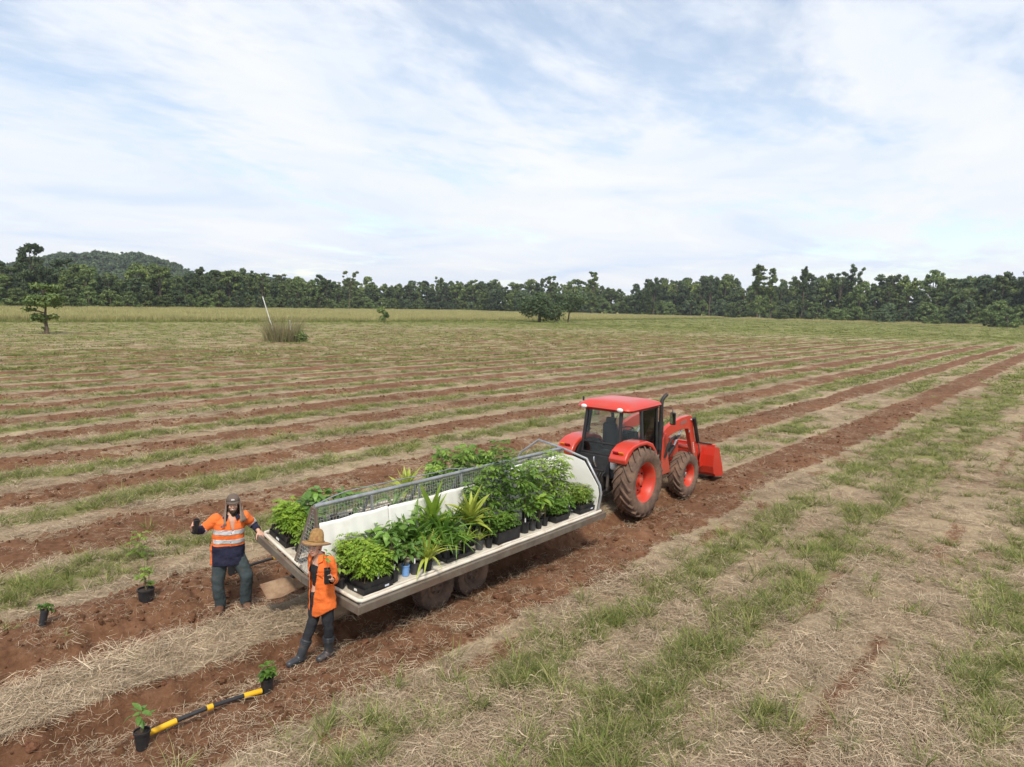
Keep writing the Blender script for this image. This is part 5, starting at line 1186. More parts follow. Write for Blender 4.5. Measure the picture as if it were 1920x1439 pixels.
    P('potted_plant', 'grey pot with drooping leaves right of the wide black pot', 9.50, 7.36, 'broad', .42, 31, pot=(.07, .055, .17), pm=M_POTG, lmat=L_MID, n=18, ll=.16)
    P('potted_plant', 'lime leaved plant with hanging leaves in a small black pot', 9.66, 7.34, 'broad', .44, 32, pot=(.065, .05, .17), lmat=L_LIME, n=20, ll=.16)
    P('potted_plant', 'dark leafy plant in a small black pot left of the low far tray', 9.86, 7.36, 'broad', .42, 33, pot=(.06, .05, .16), lmat=L_MID, n=20, ll=.14)
    P('potted_plant', 'broad dark sapling behind the small pots on the far half', 9.76, 7.70, 'broad', .85, 34, pot=(.085, .07, .19), lmat=L_DARK, n=34, ll=.17, spread=1.3)
    seed_tray('shallow black tray of bright low seedlings on the far half of the bed', 10.28, 7.42, rz_(7.42), .42, .30, .10, .26, A_MIDL, 35, 5, 4, g, kind='low', labels=False)
    P('potted_plant', 'light green airy sapling behind the shallow far tray', 10.14, 7.76, 'sapling', .88, 36, n=34, lmat=A_LIGHT, spread=1.3, pot=(.085, .07, .19))
    P('potted_plant', 'tallest light green sapling in front of the white end board', 10.48, 7.70, 'sapling', 1.0, 37, n=38, lmat=A_LIGHT, spread=1.35, pot=(.085, .07, .19))
    P('potted_plant', 'black pot with white tag between the two far trays', 10.64, 7.42, 'low', .22, 38, pot=(.07, .055, .17), tagged=True, lmat=A_MIDL)
    P('potted_plant', 'thin light sapling closest to the white end board', 10.86, 7.78, 'sapling', .78, 39, n=32, lmat=A_LIGHT, spread=1.35)
    seed_tray('end tray of mixed green seedlings below the white end board', 11.08, 7.46, rz_(7.46), .50, .40, .15, .34, A_LIGHT, 40, 6, 4, g, kind='fern', double=True)
plants_right()
def plants_left():
    g = 'plants on the far bed of the trailer'
    P = lambda nm, lab, x, y, kind, h, seed, **k: potted(nm, lab, x, y, lz_(y), kind, h, seed, group=g, rotx=T16*.8, **k)
    seed_tray('tray of lime feathery seedlings beside the man\'s hand', 5.84, 9.16, lz_(9.16), .36, .46, .16, .42, A_FERN, 51, 5, 7, g, rotx=T16, double=True)
    P('potted_plant', 'pale leafy seedling pot between the rear post and the far tray', 5.80, 8.82, 'fern', .26, 52, pot=(.06, .05, .14), lmat=A_LIGHT, spread=.8)
    P('potted_plant', 'broad-leaved sapling right behind the seedling tray on the far bed', 6.15, 9.10, 'broad', .55, 53, lmat=L_DARK, n=24, ll=.17, spread=1.5)
    P('potted_plant', 'tallest broad-leaved sapling behind the rear end of the mesh', 6.36, 9.24, 'broad', .62, 54, lmat=L_MID, n=24, ll=.17, spread=1.5)
    P('potted_plant', 'blue-green broad-leaved sapling seen through the rear mesh', 6.10, 8.92, 'broad', .46, 55, lmat=L_DARK, n=20, ll=.16)
    P('potted_plant', 'broad-leaved sapling, last of the rear group behind the mesh', 6.66, 9.16, 'broad', .50, 56, lmat=L_DARK, n=22, ll=.16, spread=1.5)
    P('potted_plant', 'low broad-leaved plant fading into shade behind the mesh', 6.98, 9.10, 'broad', .34, 57, lmat=L_DARK, n=16, ll=.14, spread=1.4)
    P('potted_plant', 'bright palm-like plant alone above the middle of the mesh rail', 8.06, 9.08, 'cord', .74, 58, lmat=L_YEL, n=20, ll=.50)
    P('potted_plant', 'thin upright palm-like shoot left of the lone bright palm plant', 7.78, 9.04, 'strap', .80, 59, lmat=L_MID, n=9)
    for k, (x, y, h, lab) in enumerate(((8.62, 9.04, .62, 'leftmost bushy sapling of the dense group behind the mesh'), (8.92, 9.2, .78, 'second bushy sapling of the dense group behind the mesh'), (9.2, 8.98, .86, 'highest bushy sapling of the dense group behind the mesh'),
                                   (9.5, 9.18, .80, 'fourth bushy sapling of the dense group behind the mesh'), (9.8, 9.0, .72, 'fifth bushy sapling, behind the tallest trailer sapling'), (10.1, 9.15, .55, 'rightmost low sapling of the dense group behind the mesh'))):
        P('potted_plant', lab, x, y, 'sapling', h, 60+k, n=30, lmat=A_MIDL if k % 2 else A_DARK, spread=1.25, pot=(.085, .07, .19))
plants_left()
def ground_pots():
    g = 'pots set out along the planting rows'
    def gp(lab, x, y, kind, h, seed, **k):
        z = gz(x, y)-.015; return potted('potted_seedling', lab, x, y, z, kind, h, seed, group=g, **k)
    gp('potted seedling with dark leaves at the near end of the yellow-black bar', 2.84, 7.10, 'broad', .26, 71, pot=(.076, .062, .19), lmat=L_DARK, n=9, ll=.105)
    gp('potted seedling with small bright leaves at the far end of the yellow-black bar', 4.20, 7.05, 'low', .20, 72, pot=(.073, .06, .18), lmat=A_MIDL, n=4, spread=.55)
    gp('sparse yellowish seedling in a black bag pot left of the man', 4.45, 10.80, 'low', .42, 73, pot=(.115, .10, .20), lmat=A_LIGHT, n=3, spread=.9)
    gp('tilted small tube pot with tiny seedling at the left picture edge', 3.08, 10.82, 'low', .13, 74, pot=(.05, .042, .22), lmat=A_MIDL, n=3, spread=.6, tilt=.25)
    gp('black pot standing behind the man\'s legs', 5.83, 10.78, 'low', .10, 75, pot=(.085, .075, .19), lmat=A_MIDL, n=2, spread=.5)
    rs = np.random.default_rng(88); x, y = 5.166, 12.747; t = thing('wild_seedling', 'feathery green seedling growing in the straw left of the man', 'plant', (x, y, gz(x, y)))
    q = MB(); q.tube([(0, 0, -.03), (.01, 0, .25), (.0, .02, .5)], [.007, .005, .003], 5); q.build('stem', M_STEM, t, 60)
    foliage_obj(t, *compound(rs, Vector((0, 0, .05)), Vector((0, .02, .52)), 16, .24, 8, .07, .025), A_LIGHT)
    my = mat('yellow sleeve', (.78, .44, .012), (.70, .38, .012), 8, .5, dirt=(.45, .25, .05), dscale=6, dlo=.6, dhi=.85); mk = mat('black pipe', (.02, .02, .022), (.04, .035, .033), 8, .55)
    def barobj(p0, p1, lab, sag, e0=.22):
        x0, y0 = p0; x1, y1 = p1; t = thing('spacing_bar', lab, 'bar', (x0, y0, 0), 0, 'planting spacing bars'); L = math.hypot(x1-x0, y1-y0)
        def P(s): x, y = (x1-x0)*s, (y1-y0)*s; return (x, y, .06+(gz(x0, y0)*(1-s)+gz(x1, y1)*s)+sag*math.sin(math.pi*s))
        q = MB(); q.tube([P(s) for s in np.linspace(0, 1, 15)], .024, 10); q.build('pipe', mk, t, 60)
        for nm, a, b in (('yellow_end_sleeve', -.004, e0), ('yellow_middle_sleeve', .485, .54), ('yellow_end_sleeve', .83, 1.004)):
            q = MB(); q.tube([P(s) for s in np.linspace(a, b, 6)], .031, 10); q.build(nm, my, t, 60)
    barobj((2.96, 7.20), (4.12, 7.04), 'yellow and black spacing bar lying between two pots in front', .035)
    barobj((5.93, 10.74), (7.2, 10.72), 'yellow and black spacing bar lying behind the man', .03, .07)
ground_pots()
# ---------------------------------------------------------------- people
M_SKIN = mat('tanned skin', (.64, .38, .275), (.58, .32, .225), 9, .5, spec=.4, bump=.08, bscale=120)
M_SKIN2 = mat('fair skin', (.68, .42, .31), (.61, .35, .25), 9, .5, spec=.4, bump=.08, bscale=120)
M_HIVIS = mat('hi-vis orange cotton', (.86, .195, .045), (.78, .165, .038), 9, .8, bump=.5, bscale=22, spec=.2, dirt=(.5, .14, .05), dscale=5, dlo=.6, dhi=.9)
M_HIVIS2 = mat('plain orange shirt cotton', (.86, .195, .042), (.78, .16, .035), 9, .8, bump=.5, bscale=22, spec=.2)
M_NAVY = mat('navy cotton', (.016, .018, .040), (.026, .027, .052), 9, .85, bump=.5, bscale=24, spec=.2)
M_REFL = mat('silver reflective tape', (.66, .67, .68), (.52, .52, .52), 12, .35, .25, dirt=(.35, .30, .25), dscale=9, dlo=.55, dhi=.8)
M_JEAN = mat('dark grey-green work trousers', (.040, .055, .060), (.062, .078, .082), 7, .9, bump=.5, bscale=20, spec=.2, dirt=(.10, .075, .055), dscale=5, dlo=.58, dhi=.85)
M_PANT = mat('black trousers', (.020, .021, .025), (.036, .036, .040), 9, .85, bump=.5, bscale=22, spec=.2, dirt=(.07, .05, .04), dscale=6, dlo=.6, dhi=.85)
M_TOP = mat('black cotton top', (.014, .014, .016), (.022, .022, .024), 10, .9, bump=.3, bscale=30)
M_BOOT = mat('brown leather boot', (.17, .075, .035), (.11, .05, .028), 8, .7, bump=.4, bscale=40, dirt=(.2, .11, .07), dscale=6, dlo=.45, dhi=.7)
M_RUB = mat('black rubber boot', (.030, .034, .040), (.05, .055, .062), 6, .38, spec=.5, dirt=(.18, .115, .08), dscale=6, dlo=.55, dhi=.75)
M_SOLE = mat('red-brown muddy sole', (.19, .085, .05), (.13, .06, .04), 9, .9)
M_HAIR = mat('dark brown hair', (.022, .014, .009), (.05, .03, .018), 30, .7, bump=.8, bscale=90)
M_CAP = mat('brown grey cap cloth', (.115, .085, .066), (.15, .112, .09), 10, .9, bump=.35, bscale=60)
M_FLAP = mat('brown grey flap cloth', (.27, .205, .16), (.21, .155, .12), 7, .9, bump=.35, bscale=40)
M_STRAWHAT = mat('woven straw hat', (.46, .27, .10), (.30, .165, .06), 26, .8, bump=.9, bscale=70)
M_STRAWD = mat('dark straw brim edge', (.20, .115, .06), (.13, .075, .045), 20, .85, bump=.5, bscale=60)
M_EYE = mat('eye white', (.75, .72, .68), rough=.3); M_IRIS = mat('dark iris', (.02, .015, .012), rough=.2)
M_LIP = mat('lips', (.40, .13, .11), rough=.5); M_TEETH = mat('teeth', (.78, .75, .68), rough=.35)
M_PATCH = mat('dark stitched patch', (.12, .03, .05), (.25, .18, .2), 60, .8)

def remesh(q, voxel, it=3):
    me = q.mesh('tmp'); o = bpy.data.objects.new('tmp', me); COL.objects.link(o)
    m = o.modifiers.new('r', 'REMESH'); m.mode = 'VOXEL'; m.voxel_size = voxel
    dg = bpy.context.evaluated_depsgraph_get(); dg.update(); out = bpy.data.meshes.new_from_object(o.evaluated_get(dg))
    bpy.data.objects.remove(o); out.materials.clear()
    bm = bmesh.new(); bm.from_mesh(out)
    for _ in range(it): bmesh.ops.smooth_vert(bm, verts=bm.verts, factor=.5, use_axis_x=True, use_axis_y=True, use_axis_z=True)
    for f in bm.faces: f.smooth = True
    return bm
def capsule(q, p0, p1, r0, r1, n=12, flat=None):
    """tapered limb piece with rounded ends; flat=(direction, factor) squashes it along one axis"""
    p0 = Vector(p0); p1 = Vector(p1); x, y, z = frame_from(p1-p0, (.13, .31, .94)); L = (p1-p0).length
    prof = [(-r0, .02), (-r0*.75, .66), (-r0*.38, .92), (0, 1)]; vs = []; rings = []
    for d, s in prof: rings.append((p0+z*d, r0*s))
    for k in (.33, .66): rings.append((p0+z*L*k, r0+(r1-r0)*k))
    for d, s in reversed(prof): rings.append((p1-z*(d/r0*r1), r1*s))
    V = []; F = []
    for c, r in rings:
        for j in range(n):
            a = 2*math.pi*j/n; V.append(c+(x*math.cos(a)+y*math.sin(a))*r)
    if flat:
        d = Vector(flat[0]).normalized(); mid = (p0+p1)/2; V = [v-d*((v-mid).dot(d))*(1-flat[1]) for v in V]
    k = len(rings)
    F = [(i*n+j, i*n+(j+1) % n, (i+1)*n+(j+1) % n, (i+1)*n+j) for i in range(k-1) for j in range(n)]+[tuple(range(n-1, -1, -1)), tuple(range((k-1)*n, k*n))]
    q.add([tuple(v) for v in V], F)
def loft(q, rings, n=24, yaw_=0.):
    """torso: rings (cx, cy, z, rx, ry) turned by yaw"""
    V = []; c, s = math.cos(yaw_), math.sin(yaw_)
    for (cx, cy, z, rx, ry) in rings:
        for j in range(n):
            a = 2*math.pi*j/n; ca, sa = math.cos(a), math.sin(a); px, py = rx*math.copysign(abs(ca)**.85, ca), ry*math.copysign(abs(sa)**.85, sa)
            V.append((cx+px*c-py*s, cy+px*s+py*c, z))
    k = len(rings); q.add(V, [(i*n+j, i*n+(j+1) % n, (i+1)*n+(j+1) % n, (i+1)*n+j) for i in range(k-1) for j in range(n)]+[tuple(range(n-1, -1, -1)), tuple(range((k-1)*n, k*n))])
def wrinkle(bm, amp, fr_=7., seed=0):
    bm.normal_update(); co = np.array([v.co[:] for v in bm.verts]); nn = np.array([v.normal[:] for v in bm.verts])
    a = fbm(co[:, 0]*fr_+co[:, 1]*fr_*.7+seed, co[:, 2]*fr_*1.5+co[:, 1]*fr_*.4, seed, 3)-.5
    b = np.abs(fbm(co[:, 0]*fr_*.8-co[:, 1]*fr_, co[:, 2]*fr_*.9+co[:, 0]*2.5, seed+5, 2)-.5)
    co = co + nn*((a*1.4-b*1.2)*amp*2)[:, None]
    for v, c in zip(bm.verts, co): v.co = c
def bm_obj(bm, name, mats, parent):
    me = bpy.data.meshes.new(name); bm.to_mesh(me); bm.free(); return link(name, me, parent, mats)
def cut(bm, co, no):
    g = bm.verts[:]+bm.edges[:]+bm.faces[:]; bmesh.ops.bisect_plane(bm, geom=g, plane_co=co, plane_no=no, clear_outer=True)
def drop(bm, fn):
    bmesh.ops.delete(bm, geom=[f for f in bm.faces if fn(f.calc_center_median())], context='FACES')
def band(bm, fn, name, m, parent, push=.004):
    """lift the faces that fn picks as a tape of their own lying on the cloth"""
    b2 = bm.copy(); drop(b2, lambda c: not fn(c)); b2.normal_update()
    for v in b2.verts: v.co += v.normal*push
    o = bm_obj(b2, name, [m], parent); s = o.modifiers.new('thick', 'SOLIDIFY'); s.thickness = .003; return o
def segd(c, a, b):
    a = Vector(a); b = Vector(b); d = b-a; t = max(-.2, min(1.2, (c-a).dot(d)/d.dot(d))); return t, (c-(a+d*t)).length
def head(q, c, f, s=1.):
    """skull, jaw, nose, ears and brow; f is the way the face points"""
    c = Vector(c); f = Vector(f).normalized(); r = f.cross(Vector((0, 0, 1))).normalized(); u = r.cross(f)
    T = Matrix((r, f, u)).transposed()
    def P(x, y, z): return c+(r*x+f*y+u*z)*s
    q.sphere(P(0, -.012, .03), (.077*s, .094*s, .09*s), 16, 12, 0, T); q.sphere(P(0, .02, -.045), (.058*s, .068*s, .072*s), 14, 10, 0, T)
    q.sphere(P(0, .045, -.085), (.032*s, .034*s, .03*s), 10, 8, 0, T)
    capsule(q, P(0, .082, .012), P(0, .104, -.022), .009*s, .014*s, 8); q.sphere(P(0, .08, .022), (.05*s, .014*s, .011*s), 10, 6, 0, T)
    for sg in (-1, 1): q.sphere(P(sg*.078, -.01, -.005), (.012*s, .024*s, .034*s), 8, 8, 0, T); q.sphere(P(sg*.035, .068, -.028), (.025*s, .02*s, .02*s), 8, 6, 0, T)
    return P, T
def hand(q, wrist, d, pn, curl, s=1., thumb=1., spread=.12):
    """palm plus five separate fingers; d = finger direction, pn = palm normal (the side fingers curl to)"""
    w = Vector(wrist); d = Vector(d).normalized(); pn = Vector(pn); pn = (pn-d*pn.dot(d)).normalized(); sd = d.cross(pn)*thumb
    capsule(q, w, w+d*.035*s, .026*s, .030*s, 10, (pn, .7)); pc = w+d*.075*s
    for k in range(4): capsule(q, w+d*.03*s+sd*(.024-.016*k)*s, w+d*(.090-.003*abs(k-1.2))*s+sd*(.031-.0205*k)*s, .015*s, .0115*s, 8, (pn, .9))
    tips = []
    for k, (L, r) in enumerate(((.072, .0088), (.080, .0092), (.075, .0088), (.058, .008))):
        p = w+d*.090*s+sd*(.031-.0205*k)*s; a = 0.; dirv = (d+sd*spread*(.9-.6*k)).normalized()
        for j, fr_ in enumerate((.44, .31, .25)):
            a += curl*(.55 if j == 0 else .75)*(1+.07*k); dd = (dirv*math.cos(a)+pn*math.sin(a)).normalized(); e = p+dd*L*fr_*s
            capsule(q, p, e, r*s*(1-.07*j), r*s*(.95-.1*j), 8); p = e
    p = w+d*.030*s+sd*.024*s; a = .0
    for j, L in enumerate((.042, .034, .026)):
        dd = (d*.62+sd*(.78-.35*j)+pn*(.35+.45*curl*j*.6)).normalized(); e = p+dd*L*s; capsule(q, p, e, (.0135-.0018*j)*s, (.012-.0018*j)*s, 8); p = e
def face_parts(t, P, T, s=1., smile=True):
    for sg in (-1, 1):
        q = MB(); q.sphere(P(sg*.030, .074, .006), (.0125*s, .008*s, .008*s), 10, 8, 0, T); e = q.build('eye', M_EYE, t, 60)
        q = MB(); q.sphere(P(sg*.030, .081, .006), (.0055*s, .003*s, .0055*s), 8, 6, 0, T); q.build('iris', M_IRIS, e, 60)
        q = MB(); q.tube([P(sg*.014, .086, .026), P(sg*.03, .087, .031), P(sg*.048, .074, .026)], .0042*s, 6); q.build('eyebrow', M_HAIR, t, 60)
    q = MB(); q.tube([P(-.030, .070, -.050), P(-.015, .084, -.058), P(0, .088, -.060), P(.015, .084, -.058), P(.030, .070, -.050)], [.003*s, .007*s, .008*s, .007*s, .003*s], 8); m = q.build('mouth', M_LIP, t, 60)
    if smile:
        q = MB(); q.tube([P(-.022, .081, -.0525), P(0, .0945, -.058), P(.022, .081, -.0525)], [.0035*s, .0055*s, .0035*s], 8); q.build('teeth', M_TEETH, m, 60)
def tube_pot(name, lab, loc, tilt, plant, seed):
    """square forestry tube held in a hand"""
    t = thing(name, lab, 'pot', loc, 0, None, rot=tilt); q = MB(); a = .034; b = .027
    V = []
    for r_, z in ((b, -.10), (a, .085), (a*1.12, .085), (a*1.12, .10), (a*.95, .10), (a*.92, .08)): V += [(-r_, -r_, z), (r_, -r_, z), (r_, r_, z), (-r_, r_, z)]
    q.add(V, [(3, 2, 1, 0)]+[(c*4+i, c*4+(i+1) % 4, c*4+4+(i+1) % 4, c*4+4+i) for c in range(5) for i in range(4)]); q.build('pot', M_POT, t, bevel=.004)
    q = MB()
    for sx, sy in ((1, 0), (-1, 0), (0, 1), (0, -1)):
        for k in (-.3, .3): q.bar((sx*(b+.0025)+sy*k*b, sy*(b+.0025)+sx*k*b, -.095), (sx*(a+.0015)+sy*k*a, sy*(a+.0015)+sx*k*a, .08), .004, .004)
    q.build('pot_ribs', M_POT, t)['kind'] = 'stuff'
    q = MB(); q.box((0, 0, .078), (.06, .06, .01)); q.build('potting_mix', M_MIX, t)
    if plant:
        rs = np.random.default_rng(seed); q = MB(); q.tube([(0, 0, .07), (-.01, .01, .20), (-.02, .0, .33)], [.004, .003, .002], 5); q.build('stem', M_STEM, t)
        for k in range(7): put_leaf('broad', k, (-.018, 0, .20+.022*k), k*2.4, rs.uniform(-.1, .5), .2, .085*rs.uniform(.8, 1.2), L_MID, t, .9)
    return t

def person_frame(x, y, label, z):
    v = Vector((x, y, 0)).normalized(); return thing('person', label, 'person', (x, y, z), math.atan2(v.y, v.x)-math.pi/2)
def feet_z(x, y, pts):
    """how far the ground lies below z=0 under the given local foot points"""
    v = Vector((x, y, 0)).normalized(); r = Vector((v.y, -v.x, 0)); return [gz(x+r.x*px+v.x*py, y+r.y*px+v.y*py) for px, py in pts]

def man():
    X, Y = 5.25, 9.72; fz = feet_z(X, Y, [(-.17, -.05), (.18, -.06)]); z0 = min(fz)+.02
    t = person_frame(X, Y, 'smiling bearded man in orange and navy work shirt leaning on the trailer corner', z0)
    lift = max(0, fz[1]-z0)*.8
    J = dict(pel=(-.045, .02, .92), che=(-.025, .0, 1.28), nek=(.005, .0, 1.47), hd=(.032, -.03, 1.635),
             sr=(-.195, 0, 1.425), er=(-.395, -.02, 1.265), wr=(-.505, -.215, 1.335), sl=(.185, .01, 1.42), el=(.315, .12, 1.24), wl=(.375, -.065, 1.20),
             hr=(-.135, .01, .90), kr=(-.20, -.05, .49), ar=(-.172, .01, .085), hl=(.06, .01, .90), kl=(.205, -.12, .53), al=(.18, -.02, .095+lift))
    J = {k: Vector(v) for k, v in J.items()}
    # body (skin): one continuous surface
    q = MB(); loft(q, [(-.045, .02, .84, .15, .10), (-.045, .02, .95, .16, .11), (-.035, .01, 1.10, .15, .105), (-.025, .0, 1.28, .17, .115), (-.01, .0, 1.39, .16, .10), (0, 0, 1.455, .085, .075), (.008, 0, 1.50, .062, .062)])
    capsule(q, (.006, .0, 1.46), (.028, -.015, 1.57), .062, .058)
    P, T = head(q, J['hd'], (-.03, -1, -.06), 1.05)
    for a, b, c in (('sr', 'er', 'wr'), ('sl', 'el', 'wl')): capsule(q, J[a], J[b], .055, .046); capsule(q, J[b], J[c], .045, .031)
    for a, b, c in (('hr', 'kr', 'ar'), ('hl', 'kl', 'al')): capsule(q, J[a], J[b], .085, .058); capsule(q, J[b], J[c], .056, .042); capsule(q, J[c], J[c]+Vector((-.01 if a == 'hr' else .02, -.10, -.05)), .034, .026)
    # right hand grips the tube, left hand lies over the corner rail
    tub = Vector((-.468, -.29, 1.415))
    hand(q, J['wr'], (-.15, -.35, .75), (.80, -.25, .1), .85, 1.08, 1)
    hand(q, J['wl'], (.42, -.55, -.45), (-.25, .45, -.8), .42, 1.1, -1)
    bm = remesh(q, .0072, 2); bm_obj(bm, 'body', [M_SKIN], t)
    face_parts(t, P, T, 1.05)
    # shirt
    q = MB(); loft(q, [(-.058, .01, .64, .252, .188), (-.058, .01, .80, .25, .182), (-.055, .015, .98, .235, .165), (-.045, .01, 1.12, .232, .160), (-.028, 0, 1.28, .226, .150), (-.015, 0, 1.38, .205, .128), (0, 0, 1.435, .135, .10), (.005, 0, 1.475, .082, .082), (.006, 0, 1.50, .078, .078)])
    for a, b, c in (('sr', 'er', 'wr'), ('sl', 'el', 'wl')):
        s_ = J[a].lerp(J[b], .0); capsule(q, s_, J[b], .084, .072); capsule(q, J[b], J[b].lerp(J[c], .90), .070, .056)
    bm = remesh(q, .0082, 5); wrinkle(bm, .012, 7, 2)
    cut(bm, (0, 0, .735), (0, .0, -1)); drop(bm, lambda c: c.z > 1.478 and abs(c.x-.005) < .105)
    for a, c in (('er', 'wr'), ('el', 'wl')):
        d = (J[c]-J[a]).normalized(); pc = J[a].lerp(J[c], .93)
        drop(bm, lambda p, d=d, pc=pc: (p-pc).dot(d) > 0 and (p-pc).length < .12)
    drop(bm, lambda p: p.y < .03 and p.z > 1.245 and abs(p.x-.012-.05*(1.47-p.z)) < .012+.30*(p.z-1.245)*(.62 if p.z < 1.45 else .7))
    def limb(c):
        best = None
        for nm, a, b in (('ur', 'sr', 'er'), ('fr', 'er', 'wr'), ('ul', 'sl', 'el'), ('fl', 'el', 'wl')):
            tt, d = segd(c, J[a], J[b])
            if d < .105 and (best is None or d < best[2]): best = (nm, tt, d)
        tor = abs(c.x+.03) < .235 and c.z < 1.43 and abs(c.y) < .2
        if best and nm and tor and best[0][0] == 'u' and best[1] < .45: return ('t', c.z)
        return (best[0], best[1]) if best else ('t', c.z)
    lz = lambda c: c.z-.06*(c.x+.03)*-.6
    def is_navy(c):
        k, v = limb(c)
        if k[0] == 'f': return v > (.12 if k == 'fr' else -.1)
        if k == 'ul' and v > .86: return True
        if k == 't': return lz(c) < 1.025 and not (c.x < -.272)
        return False
    bm.faces.ensure_lookup_table()
    for f in bm.faces: f.material_index = 1 if is_navy(f.calc_center_median()) else 0
    for nm, lo, hi in (('reflective_stripe', 1.195, 1.262), ('reflective_stripe', 1.058, 1.122)):
        band(bm, lambda c: limb(c)[0] == 't' and lo < lz(c) < hi and c.x > -.25, nm, M_REFL, t)
    band(bm, lambda c: limb(c)[0] in ('ur', 'fr') and ((limb(c)[0] == 'ur' and limb(c)[1] > .80) or (limb(c)[0] == 'fr' and limb(c)[1] < .12)), 'sleeve_stripe', M_REFL, t)
    band(bm, lambda c: limb(c)[0] == 'ul' and .60 < limb(c)[1] < .86, 'sleeve_stripe', M_REFL, t)
    o = bm_obj(bm, 'work_shirt', [M_HIVIS, M_NAVY], t); s = o.modifiers.new('thick', 'SOLIDIFY'); s.thickness = .006
    for sg in (-1, 1):
        q = MB(); q.add([(.01+sg*.045, -.075, 1.475), (.01+sg*.085, -.03, 1.495), (.005+sg*.125, -.075, 1.44), (.01+sg*.07, -.13, 1.405)], [(0, 1, 2, 3)]); c = q.build('collar', M_NAVY, t); m = c.modifiers.new('thick', 'SOLIDIFY'); m.thickness = .012
    q = MB(); q.box((-.115, -.158, 1.335), (.055, .004, .026), 0, Matrix.Rotation(.12, 3, 'Z')); q.build('chest_patch', M_PATCH, t)
    q = MB(); q.box((-.10, -.162, 1.285), (.10, .004, .016)); q.build('pocket_flap', M_HIVIS, t)
    q = MB()
    for z in (1.23, 1.09, .97, .86): q.lathe([(.007, 0), (.007, .004)], 8, 0, Matrix.Translation((.0-.06*(1.25-z), -.172, z)) @ Matrix.Rotation(R(90), 4, 'X'))
    q.build('buttons', M_NAVY, t)['kind'] = 'stuff'
    # trousers
    q = MB(); loft(q, [(-.05, .02, .80, .19, .135), (-.045, .02, .92, .185, .13), (-.045, .02, 1.0, .17, .12)])
    for a, b, c in (('hr', 'kr', 'ar'), ('hl', 'kl', 'al')):
        capsule(q, J[a]+Vector((0, 0, -.05)), J[b], .122, .098); capsule(q, J[b], J[c]+Vector((0, 0, .015)), .098, .084)
    bm = remesh(q, .011, 3); wrinkle(bm, .011, 6, 9); cut(bm, (0, 0, .035), (0, 0, -1)); bm_obj(bm, 'trousers', [M_JEAN], t)
    for k, dx in (('ar', -.02), ('al', .03)):
        q = MB(); a = J[k]; capsule(q, a+Vector((0, .03, -.02)), a+Vector((dx, -.15, -.036)), .064, .056, 12, ((0, 0, 1), .95)); capsule(q, a+Vector((0, .01, .05)), a+Vector((0, .02, -.03)), .062, .06)
        bm = remesh(q, .009, 2); cut(bm, (0, 0, a.z-.085), (0, 0, -1)); bmesh.ops.holes_fill(bm, edges=[e for e in bm.edges if e.is_boundary], sides=0); b = bm_obj(bm, 'boot', [M_BOOT], t)
        q = MB(); n = 16; V = [(a.x+dx*.4+math.cos(i*2*math.pi/n)*.05+dx*.5*max(0, -math.sin(i*2*math.pi/n)), a.y-.055+math.sin(i*2*math.pi/n)*.145, zz) for zz in (a.z-.098, a.z-.078) for i in range(n)]
        q.add(V, [tuple(range(n-1, -1, -1)), tuple(range(n, 2*n))]+[(i, (i+1) % n, n+(i+1) % n, n+i) for i in range(n)]); q.build('sole', M_SOLE, b)
    # cap, neck flap, beard, hair
    hd = J['hd']; q = MB(); q.sphere(P(0, -.012, .055), (.090, .107, .088), 20, 12, 0, T); bm = bmesh.new(); me = q.mesh('c', 60); bm.from_mesh(me)
    cut(bm, P(0, 0, .047), (0, 0, -1)); cp = bm_obj(bm, 'cap', [M_CAP], t); s = cp.modifiers.new('thick', 'SOLIDIFY'); s.thickness = .004
    V = []; F = []; n = 12
    for i in range(n+1):
        a = -1.15+2.3*i/n
        for k in range(4): rr = k/3.; V.append(P(math.sin(a)*(.088+.004*rr), .0+math.cos(a)*(.096+.042*rr*math.cos(a*.8)), .052-.016*rr-.01*abs(math.sin(a))*rr))
    F = [(i*4+k, i*4+k+1, i*4+k+5, i*4+k+4) for i in range(n) for k in range(3)]
    q = MB(); q.add([tuple(v) for v in V], F); b = q.build('cap_brim', M_CAP, cp, 60); s = b.modifiers.new('thick', 'SOLIDIFY'); s.thickness = .005
    q = MB(); q.add([tuple(P(x, .102-.25*abs(x), z)) for x, z in ((-.022, .075), (.022, .075), (.02, .098), (-.02, .098))], [(0, 1, 2, 3)]); q.build('cap_badge', M_WHITE, cp)
    V = []; n, m_ = 26, 8
    for i in range(n+1):
        for k in range(m_+1):                             # round the back from one cheek to the other, spreading over the shoulders
            s = k/m_; a0 = 1.22-.72*s; a = a0+(2*math.pi-2*a0)*i/n; L = .30+.07*math.cos(a-.2)*-1*0+(.06 if a > math.pi else .0)*abs(math.sin(a)); fl = 1+.95*s*s+.06*math.sin(a*7)*s
            V.append(P(math.sin(a)*.098*fl*-1, math.cos(a)*(.098+.055*s), .062-L*s))
    q = MB(); q.add([tuple(v) for v in V], [(i*(m_+1)+k, i*(m_+1)+k+1, (i+1)*(m_+1)+k+1, (i+1)*(m_+1)+k) for i in range(n) for k in range(m_)]); fl = q.build('neck_flap', M_FLAP, cp, 70); s = fl.modifiers.new('thick', 'SOLIDIFY'); s.thickness = .004
    q = MB(); q.sphere(P(0, .048, -.105), (.050, .045, .052), 12, 8, 0, T); q.sphere(P(0, .04, -.15), (.032, .028, .034), 10, 8, 0, T)
    for sg in (-1, 1): capsule(q, P(sg*.072, .0, -.01), P(sg*.060, .022, -.075), .010, .020); capsule(q, P(sg*.056, .026, -.075), P(sg*.02, .055, -.118), .022, .024)
    capsule(q, P(-.022, .086, -.043), P(.022, .086, -.043), .007, .007)
    bm = remesh(q, .008, 1); wrinkle(bm, .006, 30, 4); bm_obj(bm, 'beard', [M_HAIR], t)
